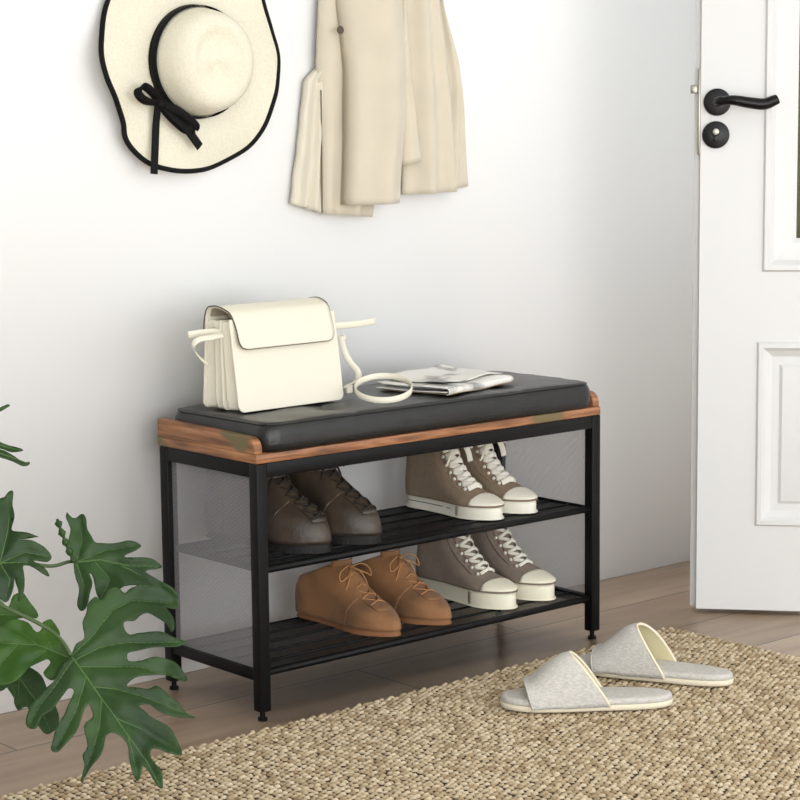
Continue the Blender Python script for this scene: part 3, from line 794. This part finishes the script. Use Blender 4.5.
# ------------------------------------------------------------------ handbag
def handbag():
    W2 = .113
    root = empty('handbag', (.158, .155, .4955), math.radians(2.5), 'cream leather flap handbag with long strap standing on the black seat', 'handbag')
    H = .150
    def sect(z, ins=0):
        k = z/H; d0 = -.045+.022*k; d1 = .048-.012*k   # front y, back y
        out = []; w2 = W2-ins-(.004 if z < .01 else 0)
        n = 3; xs = w2
        yy = [d0+(d1-d0)*i/(2*n) for i in range(2*n+1)]
        fold = .010
        right = [(xs-(fold if i % 2 else 0), y) for i, y in enumerate(yy)]
        left = [(-x, y) for x, y in reversed(right)]
        return [Vector((x, y, z)) for x, y in right+left]
    bm = bmesh.new()
    bm_loft(bm, [sect(.001, .004)]+[sect(.004+(H-.006)*i/10) for i in range(11)]+[sect(H-.001, .002)], True, True)
    frombm('accordion_body', bm, M['cream_leather'], root, True, .5)
    # front and back panels: rounded slabs following the lean
    def panel(nm, y_at, th, zt):
        bm = bmesh.new(); w2 = W2+.003; r = .012
        pr = [(w2, zt), (-w2, zt)]
        for cx, a0 in ((-w2+r, 180), (w2-r, 270)):
            for k in range(9):
                a = math.radians(a0+90*k/8); pr.append((cx+r*math.cos(a), r+r*math.sin(a)))
        A = [Vector((x, y_at(z), z)) for x, z in pr]; B = [Vector((x, y_at(z)+th, z)) for x, z in pr]
        bm_loft(bm, [A, B], True, True)
        o = frombm(nm, bm, M['cream_leather'], root, True, .5)
        md = o.modifiers.new('b', 'BEVEL'); md.width = .001; md.segments = 2; md.limit_method = 'ANGLE'
        return o
    panel('front_panel', lambda z: -.0485+.022*z/H, .0035, H+.003)
    panel('middle_panel', lambda z: -.006+.004*z/H, .0035, H+.001)
    panel('back_panel', lambda z: .047-.012*z/H, .0035, H+.006)
    # flap
    prof = [(.046, .120), (.043, .148), (.036, .168), (.022, .1730), (.006, .1735), (-.010, .169), (-.022, .162), (-.031, .145), (-.038, .125), (-.043, .104)]
    P = spline([(0, y, z) for y, z in prof], 5)
    n = len(P)-1
    def ff(u, v):
        i = u*n; p = P[int(round(i))]
        # rounded lower corners and slight taper
        wv = W2-.002-.006*smooth01((u-.45)/.4)
        du = (1-u)*.16
        r = .016
        if du < r: wv -= r-math.sqrt(max(0, r*r-(r-du)**2))
        return (wv*(v-.5)*2-.002, p.y, p.z)
    bm = bmesh.new(); grid_sheet(bm, ff, n, 24, .003)
    fl_ = frombm('flap', bm, M['cream_leather'], root)
    ed = [Vector(ff(i/n, 0)) for i in range(n+1)]+[Vector(ff(1, j/12)) for j in range(1, 12)]+[Vector(ff(i/n, 1)) for i in range(n, -1, -1)]
    tube('flap_edge', [p+Vector((0, .0012, 0)) for p in ed], .0013, M['cream_edge'], fl_, seg=6)
    # lining under the arched flap, with the shade there put into its colour
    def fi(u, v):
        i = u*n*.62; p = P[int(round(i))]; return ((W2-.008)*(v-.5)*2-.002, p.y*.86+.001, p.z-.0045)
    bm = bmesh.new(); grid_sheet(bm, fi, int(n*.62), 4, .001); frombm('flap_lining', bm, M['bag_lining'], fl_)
    # strap
    inv = (Matrix.Translation(root.location) @ Matrix.Rotation(root.rotation_euler.z, 4, 'Z')).inverted()
    def rib(nm, pts, up, hwid=.0055, n=6):
        q = [inv @ p for p in pts]
        return tube(nm, spline(q, n), 0, M['cream_leather'], root, seg=8, flat=(hwid, .0011), up=up)
    st = rib('strap', [at(344, 340, 1, .150), at(341, 336, 1, .150), at(344, 350, 1, .150), at(350, 362, 1, .145), at(358, 372, 1, .14), at(357, 380, 1, .135), at(348, 385, 1, .125), at(345, 388, 1, .12)], (.6, -.5, .2), n=7)
    rib('strap_tab', [at(332, 326, 1, .150), at(345, 325, 1, .150), at(360, 323.5, 1, .150), at(375, 321, 1, .150)], (0, 0, 1), .006)
    rib('strap_tab', [at(224, 332.5, 1, .150), at(214, 332, 1, .150), at(202, 333, 1, .150), at(188, 335, 1, .150)], (0, 0, 1), .006)
    rib('strap_loop', [at(223, 335, 1, .128), at(212, 337, 1, .120), at(198, 340, 1, .12), at(193, 347, 1, .125), at(199, 357, 1, .14), at(208, 364, 1, .15)], (0, .6, .8), .005)
    # coil of strap lying beside the bag
    c = at(383.5, 388, 2, .5165); ax = Vector((_R[0], _R[1], 0)).normalized(); bx = Vector((-_R[1], _R[0], 0)).normalized()*.044+Vector((0, 0, .0155))
    cc = [c+ax*.049*math.cos(t)+bx*math.sin(t) for t in [2*PI*k/40 for k in range(40)]]
    q = [inv @ p for p in cc]
    tube('strap_coil', q, 0, M['cream_leather'], root, seg=8, closed=True, flat=(.0055, .0011), up=(0, 0, 1))
    kb = at(349, 388, 1, .125)
    bm = bmesh.new(); kk = inv @ kb
    bm_box(bm, (kk.x-.007, kk.y-.004, kk.z-.009), (kk.x+.006, kk.y+.004, kk.z+.006), .002)
    frombm('strap_keeper', bm, M['cream_leather'], root)
handbag()

# ------------------------------------------------------------------ newspaper
def newspaper():
    root = empty('newspaper', (.518, .118, .4945), math.radians(14), 'creased folded newspaper lying on the black seat beside the handbag', 'newspaper')
    def sheet(nm, x0, x1, y0, y1, z, ph, mt, amp=.0018, curl=0, th=.0007):
        x0, x1 = x0*.84, x1*.84
        def f(u, v):
            x = x0+(x1-x0)*u; y = y0+(y1-y0)*v
            zz = z+amp*(math.sin(u*9+ph)*math.cos(v*4+ph*.7)+1)+curl*(max(0, v-.6)/.4)**2
            # follow the dip of the seat's rounded front edge
            return (x, y, zz)
        bm = bmesh.new(); grid_sheet(bm, f, 26, 18, th); return frombm(nm, bm, mt, root)
    sheet('page', -.128, .118, -.082, .068, .0022, .4, M['kraft'], .0010)
    sheet('page', -.132, .130, -.076, .076, .0052, 1.3, M['print'], .0012)
    sheet('page', -.110, .138, -.070, .080, .0086, 2.2, M['print'], .0015)
    sheet('page', -.130, .126, -.074, .074, .0122, 3.4, M['print'], .0017, .003)
    sheet('page', -.095, .132, -.052, .082, .0162, 4.6, M['print'], .0022, .006)
    # folded spine
    def sp_(u, v):
        a = PI*(v-.5); return (-.108+.212*u, -.074-.006*math.cos(a), .0075+.0060*math.sin(a)+.0008*math.sin(u*9))
    bm = bmesh.new(); grid_sheet(bm, sp_, 20, 8, .0007); frombm('fold', bm, M['print'], root)
newspaper()

# ------------------------------------------------------------------ hat
def hat():
    root = empty('sun_hat', (.16, WALL, 1.07), 0, 'cream straw sun hat with wavy black-edged brim and black ribbon bow hanging on wall', 'hat')
    O = Vector((.16, WALL, 1.07))
    yb = WALL-.028
    out_px = [(113, 0), (104, 30), (99, 55), (103, 78), (114, 100), (124, 122), (127, 138), (136, 152), (150, 164), (170, 170), (190, 171), (212, 168), (232, 159), (248, 147), (258, 130), (266, 108), (275, 88), (281, 66), (281, 50), (274, 30), (264, 8), (256, -14), (240, -36), (215, -50), (188, -55), (160, -50), (138, -38), (122, -18)]
    outl = spline([at(x, y, 1, yb) for x, y in out_px], 4, True)
    c0 = at(195, 62, 1, yb)
    no = len(outl)
    R0x, R0z = .094, .094
    ang = [math.atan2(p.z-c0.z, p.x-c0.x) for p in outl]
    rings = []; K = 16
    depth = []
    for i, p in enumerate(outl):
        a = ang[i]; r = (p-c0).length
        depth.append(.010*math.sin(5*a+1.2)+.006*math.sin(3*a))
    for k in range(K+1):
        s = k/K; rg = []
        for i, p in enumerate(outl):
            a = ang[i]; b = Vector((c0.x+R0x*math.cos(a), 0, c0.z+R0z*math.sin(a)))
            q = b.lerp(Vector((p.x, 0, p.z)), s)
            y = yb+depth[i]*s**1.5-.004*math.sin(s*PI)
            rg.append(Vector((q.x, y, q.z))-O)
        rings.append(rg)
    bm = bmesh.new(); bm_loft(bm, rings)
    o = frombm('brim', bm, M['straw'], root)
    md = o.modifiers.new('s', 'SOLIDIFY'); md.thickness = .0025; md.offset = 0
    tube('brim_edging', rings[-1], .0046, M['black_ribbon'], root, seg=8, closed=True)
    # crown
    bm = bmesh.new(); n = 56; prof = []
    for d, r in ((0, .0945), (.012, .0925), (.03, .089), (.048, .085), (.060, .080), (.069, .071), (.073, .060), (.0715, .052), (.066, .045), (.064, .034), (.0645, .02), (.065, .006)):
        prof.append([Vector((c0.x+r*math.cos(2*PI*k/n)*(1), yb-.001-d-(.004*math.cos(2*(2*PI*k/n)) if r < .07 else 0), c0.z+r*1.0*math.sin(2*PI*k/n)))-O for k in range(n)])
    bm_loft(bm, prof, False, True)
    frombm('crown', bm, M['straw'], root)
    # ribbon band round the base of the crown
    bm = bmesh.new()
    bandr = lambda d: .0945-.11*d+.0016
    bm_loft(bm, [[Vector((c0.x+(bandr(d)+e)*math.cos(2*PI*k/n), yb-.001-d, c0.z+(bandr(d)+e)*math.sin(2*PI*k/n)))-O for k in range(n)] for d, e in ((.001, 0), (.001, .0012), (.021, .0012), (.021, 0))])
    bd = frombm('ribbon_band', bm, M['black_ribbon'], root)
    def rb(nm, pts, wd, y):
        q = [at(x, yy, 1, y_)-O for (x, yy), y_ in zip(pts, y)]
        return tube(nm, spline(q, 6), 0, M['black_ribbon'], root, seg=8, flat=(wd, .001), up=(.35, -.1, .1) if nm == 'ribbon_tail' else (.6, -.3, .6))
    y0 = WALL-.050
    rb('ribbon_tail', [(158, 105), (156, 125), (155, 150), (154, 174)], .0065, [y0, y0+.008, y0+.006, y0+.002])
    q = [at(x, yy, 1, y_)-O for (x, yy), y_ in zip([(160, 103), (172, 115), (186, 128), (200, 147)], [y0, y0-.006, y0-.006, y0])]
    tube('ribbon_tail', spline(q, 6), 0, M['black_ribbon'], root, seg=8, flat=([.004+.004*min(1, i/8) for i in range(19)], .001), up=(.8, 0, .7))
    q = [at(x, yy, 1, y_)-O for (x, yy), y_ in zip([(160, 103), (146, 101), (138, 93), (143, 86), (152, 92), (160, 102)], [y0, y0-.01, y0-.012, y0-.012, y0-.008, y0])]
    tube('bow_loop', spline(q, 6), 0, M['black_ribbon'], root, seg=8, flat=(.0075, .0014), up=(.6, -.5, .6))
    q = [at(x, yy, 1, y_)-O for (x, yy), y_ in zip([(162, 104), (176, 110), (190, 120), (196, 128), (186, 130), (170, 116), (162, 106)], [y0, y0-.012, y0-.014, y0-.010, y0-.004, y0-.002, y0])]
    tube('bow_loop', spline(q, 6), 0, M['black_ribbon'], root, seg=8, flat=(.0075, .0014), up=(.7, -.4, .5))
    bm = bmesh.new(); k = at(161, 104, 1, y0)-O; bmesh.ops.create_icosphere(bm, subdivisions=3, radius=.0095, matrix=Matrix.Translation(k) @ Matrix.Diagonal((1, .8, 1, 1)))
    frombm('bow_knot', bm, M['black_ribbon'], root)
hat()

# ------------------------------------------------------------------ coat
def coat():
    root = empty('coat', (.56, WALL, 1.3), 0, 'beige cotton trench coat hanging on the white wall beside the straw hat', 'coat')
    O = Vector((.56, WALL, 1.3))
    def panel(nm, left, right, y, bulge, mt=None, wav=0, ph=0, th=.006, waves=2, n=40):
        """cloth panel between two traced edges (photo pixels), standing y in front of the wall, rounded towards the room"""
        ly = [p[1] for p in left]; lx = [p[0] for p in left]; ry = [p[1] for p in right]; rx = [p[0] for p in right]
        fl_ = smooth_interp(ly, lx, 3); fr_ = smooth_interp(ry, rx, 3)
        top = max(ly[0], ry[0]); bl, br = ly[-1], ry[-1]
        rings = []
        for k in range(n+1):
            s = k/n; yl = ly[0]+(bl-ly[0])*s; yr = ry[0]+(br-ry[0])*s
            A = at(fl_(yl), yl, 1, WALL-y); B = at(fl_(yl), yl, 1, WALL-y); B = at(fr_(yr), yr, 1, WALL-y)
            m_ = 22; f_ = []; b_ = []
            for j in range(m_+1):
                v = j/m_; P = A.lerp(B, v)
                q = math.sin(PI*v)**.6
                d = bulge*q+wav*(.35+.65*s)*math.sin(v*waves*2*PI+ph+s*.9)*q+.0025*noise.noise(Vector((v*3+ph*3, s*7, ph)))
                f_.append(Vector((P.x, P.y-d, P.z))-O); b_.append(Vector((P.x, min(P.y-d+th+bulge*.2*q, WALL-.003), P.z))-O)
            rings.append(f_+b_[::-1])
        bm = bmesh.new(); bm_loft(bm, rings, True, True)
        return frombm(nm, bm, mt or M['coat'], root)
    T = -70
    # back panel of the coat body
    panel('coat_back', [(330, T), (320, 0), (317, 66), (320, 140), (322, 214)], [(395, T), (398, 0), (392, 100), (382, 160), (372, 217)], .020, .018, wav=.013, ph=.5)
    panel('vent_flap', [(322, 62), (305, 80), (300, 130), (291, 204)], [(324, 62), (323, 100), (323, 150), (322, 214)], .012, .012, M['coat_in'], .009, 1.0, waves=3)
    panel('coat_right_back', [(430, T), (436, 0), (442, 50), (448, 90), (440, 191)], [(434, T), (441, 0), (458, 60), (463, 110), (468, 186)], .014, .012, wav=.004, ph=2)
    panel('coat_front', [(395, T), (400, 0), (402, 90), (402, 150), (403, 195)], [(432, T), (438, 0), (445, 60), (452, 120), (456, 191)], .026, .022, wav=.012, ph=2.2, waves=2)
    panel('inner_placket', [(398, T), (398, 0), (400, 90), (402, 165)], [(408, T), (403, 0), (413, 100), (421, 160)], .046, .014, wav=.002, ph=.2, waves=1)
    panel('sleeve', [(343, T), (341, 0), (346, 40), (350, 70), (350, 140), (348, 205)], [(400, T), (402, 0), (405, 60), (406, 110), (402, 160), (399, 203)], .050, .030, wav=.007, ph=1.4, waves=1.5, th=.022)
    # hem bands and the placket seam
    def seam(nm, px, y, r=.0011, mt=M['cream_edge']):
        tube(nm, spline([at(a, b, 1, WALL-y)-O for a, b in px], 5), r, mt, root, seg=6)
    seam('front_edge_seam', [(321, 90), (321.5, 140), (322, 190), (322, 213)], .027, .0012)
    # three small buttons
    for px, py in ((340, 30),):
        bm = bmesh.new(); p = at(px, py, 1, WALL-.050)-O; bm_disc(bm, p, (0, -1, 0), .007, .003, 20, .001); frombm('button', bm, M['cream_edge'], root)
    # collar and shoulders above
    panel('shoulder', [(372, -150), (345, -130), (328, -60)], [(384, -150), (412, -130), (436, -60)], .014, .05, wav=.002, ph=.3, waves=1)
    return root
coat()
def wall_hook(p, label):
    r = empty('wall_hook', p, 0, label, 'hook', 'wall hooks above the frame')
    bm = bmesh.new(); bm_disc(bm, (0, 0, 0), (0, -1, 0), .014, .006, 24, .002); frombm('hook_plate', bm, M['black_handle'], r, True, .5)
    tube('hook_peg', spline([(0, -.005, 0), (0, -.04, -.004), (0, -.055, .012)], 5), .004, M['black_handle'], r, seg=10)
wall_hook(tuple(at(378, -151, 1, WALL)), 'black wall hook the beige coat hangs from')
wall_hook(tuple(at(190, -40, 1, WALL)+Vector((0, 0, 0))), 'black wall hook behind the straw hat')

# ------------------------------------------------------------------ plant
C6 = lambda pts: [(x/3.2, 540+y/3.2) for x, y in pts]
plant = empty('split_leaf_plant', (-.86, .12, 0), 0, 'dark green split-leaf philodendron at the left edge, leaves reaching over the rug', 'plant')
PO = Vector((-.86, .12, 0))
def ray(px, py): return Vector(_F+_R*(px-400)/FPX-_U*(py-400)/FPX)
def leaf(poly, depth, up, mt, veins, centre, droop=.5, seed=0, step=3.2, tiltx=0):
    """split leaf: real sheet with its own distance, tilt and curl"""
    c = Vector(CAM)+ray(*centre)*depth
    nrm = (Vector(CAM)-c).normalized(); nrm = (nrm+Vector((0, 0, 1))*up+Vector(_R)*tiltx).normalized()
    def hit(px, py):
        d = ray(px, py); t = (c-Vector(CAM)).dot(nrm)/d.dot(nrm); return Vector(CAM)+d*t
    ex = Vector(_R); ex = (ex-nrm*ex.dot(nrm)).normalized(); ey = nrm.cross(ex)
    to2 = lambda p: ((p-c).dot(ex), (p-c).dot(ey))
    # dense boundary
    B = []
    sm = spline([(x, y, 0) for x, y in poly], 3, True)
    for k, p in enumerate(sm): B.append(to2(hit(p.x+.55*math.sin(k*1.13+seed), p.y+.55*math.sin(k*.87+2*seed))))
    st = step*depth/FPX
    xs = [b[0] for b in B]; ys = [b[1] for b in B]
    def inside(x, y):
        r = False; j = len(B)-1
        for i in range(len(B)):
            xi, yi = B[i]; xj, yj = B[j]
            if (yi > y) != (yj > y) and x < (xj-xi)*(y-yi)/(yj-yi)+xi: r = not r
            j = i
        return r
    pts = list(B); x = min(xs)
    rw = 0
    while x < max(xs):
        y = min(ys)+(st/2 if rw % 2 else 0)
        while y < max(ys):
            if inside(x, y) and min((x-b[0])**2+(y-b[1])**2 for b in B) > (st*.45)**2: pts.append((x, y))
            y += st
        x += st*.87; rw += 1
    r = delaunay_2d_cdt([Vector(p) for p in pts], [], [list(range(len(B)))], 0, 1e-7)
    V2, _, F2 = r[0], r[1], r[2]
    vs2 = [[to2(hit(*p)) for p in v] for v in veins]
    def segd(p, a, b):
        ax, ay = a; bx, by = b; dx, dy = bx-ax, by-ay; L = dx*dx+dy*dy
        t = max(0, min(1, ((p[0]-ax)*dx+(p[1]-ay)*dy)/(L+1e-12))); return math.hypot(p[0]-ax-t*dx, p[1]-ay-t*dy)
    def height(x, y):
        rr = math.hypot(x, y)
        h = -droop*rr*rr*1.6
        dv = min([segd((x, y), v[i], v[i+1]) for v in vs2 for i in range(len(v)-1)] or [.02])
        h += .35*min(dv, .022)-.006*math.exp(-(dv/.003)**2)*.3
        h += .007*noise.noise(Vector((x*16, y*16, seed*5.1)))+.003*noise.noise(Vector((x*45, y*45, seed*2.3)))
        return h
    W3 = lambda x, y: c+ex*x+ey*y+nrm*height(x, y)-PO
    bm = bmesh.new(); vv = [bm.verts.new(W3(p.x, p.y)) for p in V2]
    for f in F2:
        if not inside(sum(V2[i].x for i in f)/len(f), sum(V2[i].y for i in f)/len(f)): continue
        try: bm.faces.new([vv[i] for i in f])
        except ValueError: pass
    bmesh.ops.delete(bm, geom=[v for v in bm.verts if not v.link_faces], context='VERTS')
    bmesh.ops.recalc_face_normals(bm, faces=bm.faces)
    o = frombm('leaf', bm, mt, plant)
    md = o.modifiers.new('s', 'SOLIDIFY'); md.thickness = .0009; md.offset = 0
    if vs2:
        bm = bmesh.new()
        for i, v in enumerate(vs2):
            q = []
            for a, b in zip(v, v[1:]):
                for k in range(8): s = k/8; q.append((a[0]+(b[0]-a[0])*s, a[1]+(b[1]-a[1])*s))
            q.append(v[-1]); n = len(q)
            r0 = .0016 if i == 0 else .0009
            bm_tube(bm, [W3(x, y)+nrm*.0011 for x, y in q], [r0*(1-.75*k/(n-1)) for k in range(n)], 6)
        frombm('veins', bm, M['vein'], o)
    return hit
main = C6([(225,365),(245,335),(268,312),(266,270),(275,235),(285,200),(305,182),(325,190),(345,160),(375,150),(400,165),(420,150),(455,135),(500,145),(540,155),(572,195),(560,212),(530,205),(555,245),(556,285),(545,292),(525,262),(480,233),(455,240),(430,260),(402,266),(396,285),(418,304),(445,298),(480,292),(520,296),(560,308),(600,322),(575,335),(530,340),(480,345),(440,355),(408,368),(412,386),(450,386),(500,374),(540,380),(570,400),(600,445),(560,440),(520,425),(470,435),(430,450),(405,468),(430,475),(470,478),(500,470),(530,490),(570,515),(600,552),(630,557),(590,562),(540,558),(505,545),(480,530),(452,530),(450,545),(480,565),(530,590),(565,630),(582,678),(550,680),(510,665),(490,665),(480,680),(500,710),(520,745),(522,775),(512,785),(495,765),(475,730),(455,720),(445,760),(425,745),(415,690),(405,650),(380,625),(345,620),(335,650),(320,690),(285,730),(258,765),(268,720),(265,690),(278,655),(270,600),(295,565),(290,535),(275,535),(262,570),(240,620),(200,660),(172,675),(163,655),(175,615),(195,575),(215,540),(235,490),(220,480),(195,510),(170,545),(135,560),(120,600),(95,600),(82,575),(95,530),(120,500),(150,470),(170,450),(195,410),(215,385)])
leaf(main, 2.70, .45, M['leaf'], [C6(v) for v in (
    [(228,370),(270,430),(320,500),(400,610),(470,700),(512,775)], [(228,370),(300,300),(360,220),(420,185),(550,190)], [(250,405),(340,405),(450,405),(590,440)],
    [(240,385),(320,340),(420,325),(580,322)], [(300,470),(370,475),(470,505),(620,555)], [(370,570),(450,600),(570,670)], [(325,510),(318,590),(300,660),(262,755)],
    [(275,440),(245,540),(180,660)], [(235,380),(180,460),(130,520),(95,585)], [(410,625),(425,680),(440,745)])], (105, 680), .35, 1)
left2 = C6([(222,375),(195,325),(187,290),(165,258),(140,262),(135,280),(118,295),(90,268),(40,258),(0,285),(-60,270),(-90,330),(-50,380),(0,410),(-30,450),(0,470),(50,455),(85,420),(110,400),(150,385),(160,400),(140,430),(160,455),(185,440)])
leaf(left2, 2.74, .5, M['leaf_backlit'], [C6(v) for v in ([(222,375),(120,335),(0,330),(-70,330)], [(170,355),(140,290)], [(120,335),(60,285)], [(150,350),(100,390)], [(60,330),(0,400)])], (20, 645), .4, 2)
low3 = C6([(-60,380),(0,372),(50,395),(90,405),(135,440),(150,480),(190,560),(180,600),(150,618),(120,595),(100,560),(85,535),(60,548),(45,520),(52,480),(30,470),(0,490),(-50,470)])
leaf(low3, 2.80, .3, M['leaf'], [C6(v) for v in ([(-50,420),(60,440),(120,520),(160,605)], [(60,440),(60,530)])], (20, 690), .4, 3)
low5 = [(-30,650),(-10,645),(8,652),(22,655),(34,662),(30,668),(18,668),(26,674),(38,676),(46,684),(40,690),(30,686),(22,680),(16,684),(22,694),(16,700),(8,690),(2,680),(-10,684),(-20,690),(-40,680)]
leaf(low5, 2.86, .35, M['leaf_backlit'], [[(-35,662),(0,666),(44,687)], [(0,666),(18,697)]], (0, 668), .4, 11)
mid4 = [(-30,600),(-10,606),(0,602),(8,608),(14,598),(22,594),(30,604),(38,614),(36,619),(24,618),(14,622),(30,640),(20,655),(0,650),(-20,640)]
leaf(mid4, 2.83, .4, M['leaf_backlit'], [[(-25,620),(5,615),(34,615)]], (5, 620), .4, 4)
upper = [(75,573),(72,556),(69,540),(70,528),(66,516),(67,513),(72,517),(78,516),(83,514),(87,521),(87,530),(92,536),(95,543),(104,543),(118,542),(132,541),(141,545),(136,551),(124,557),(140,558),(155,561),(162,566),(156,570),(145,572),(160,581),(175,590),(178,600),(168,604),(158,598),(150,590),(138,586),(124,588),(115,597),(106,604),(100,602),(97,594),(93,580),(90,574),(92,584),(90,596),(85,608),(80,610),(77,605),(79,592),(77,582)]
leaf(upper, 2.86, .25, M['leaf'], [[(76,562),(100,560),(130,566),(160,567)], [(76,562),(82,540),(80,518)], [(76,562),(84,585),(82,606)], [(76,562),(105,550),(138,545)], [(95,562),(110,580),(100,600)], [(120,565),(150,580),(175,598)]], (105, 565), .4, 5)
upl = [(-40,505),(-15,510),(0,500),(5,497),(9,492),(14,493),(12,505),(15,518),(11,529),(18,533),(30,535),(39,538),(30,540),(20,540),(32,542),(44,547),(52,557),(47,562),(34,561),(44,569),(50,576),(42,575),(30,566),(23,566),(25,580),(22,597),(18,602),(18,590),(14,578),(13,592),(6,602),(-4,598),(-20,590),(-45,580),(-60,550)]
leaf(upl, 2.62, .3, M['leaf'], [[(-50,560),(0,563),(28,562)], [(0,562),(8,530),(11,498)], [(0,563),(25,552),(48,556)], [(0,563),(10,580),(6,598)]], (0, 550), .4, 6)
leaf([(-60,432),(-20,436),(0,442),(12,446),(23,451),(12,452),(0,449),(-20,446),(-50,445)], 2.6, .2, M['leaf'], [[(-50,440),(0,445),(22,451)]], (0, 446), .3, 7, 2)
leaf([(-60,440),(-20,446),(0,449),(12,455),(22,461),(29,462),(28,465),(20,465),(8,460),(0,457),(-20,456),(-50,455)], 2.58, .1, M['leaf'], [[(-50,448),(0,453),(28,463)]], (0, 454), .3, 8, 2)
leaf([(-60,425),(-30,415),(0,409),(8,405),(9,408),(0,413),(-30,425),(-50,432)], 2.6, .2, M['leaf'], [], (0, 411), .3, 9, 2)
# rolled lobe edge of the upper leaf
def pt(px, py, depth): return Vector(CAM)+ray(px, py)*depth-PO
tube('curled_lobe', spline([pt(74, 562, 2.86), pt(68, 548, 2.855), pt(62, 533, 2.85), pt(57, 519, 2.85)], 6), [.004+.0022*math.sin(i*1.7) if i < 17 else .002 for i in range(19)], M['leaf'], plant, seg=8)
# petioles from the pot
soil = Vector((0, 0, .225))
def stem(px, n0, r=.0032):
    a = soil+Vector((random.uniform(-.04, .04), random.uniform(-.04, .04), 0))
    tube('stem', spline([a, a+Vector((.02, -.02, .16))]+[pt(*p) for p in px], 7), r, M['stem'], plant, seg=8)
stem([(-40, 562, 2.78), (0, 562, 2.80), (30, 564, 2.84), (52, 566, 2.86), (68, 562, 2.865), (77, 561, 2.862)], 0, .0026)
stem([(-70, 570, 2.72), (-10, 600, 2.72), (50, 630, 2.73), (71, 655, 2.712)], 0, .0028)
stem([(-120, 590, 2.75), (-40, 640, 2.77)], 0)
stem([(-110, 550, 2.7), (-50, 558, 2.65)], 0)
stem([(-150, 500, 2.7), (-58, 440, 2.61)], 0)
stem([(-150, 480, 2.7), (-56, 428, 2.62)], 0)
stem([(-130, 600, 2.8), (-50, 670, 2.83)], 0)
stem([(-130, 600, 2.8), (-28, 622, 2.84)], 0)
stem([(-130, 620, 2.82), (-34, 662, 2.86)], 0)
bm = bmesh.new(); N = 48
prof = [(.095, 0), (.10, .004), (.128, .12), (.140, .235), (.140, .245), (.134, .247), (.130, .24), (.126, .20)]
bm_loft(bm, [[Vector((r*math.cos(2*PI*k/N), r*math.sin(2*PI*k/N), z)) for k in range(N)] for r, z in prof], True, False)
frombm('pot', bm, M['pot'], plant, True, .6)
bm = bmesh.new(); bm_loft(bm, [[Vector((r*math.cos(2*PI*k/N), r*math.sin(2*PI*k/N), z)) for k in range(N)] for r, z in ((.127, .21), (.127, .222), (.08, .226), (.02, .228))], True, True)
frombm('soil', bm, M['soil'], plant)
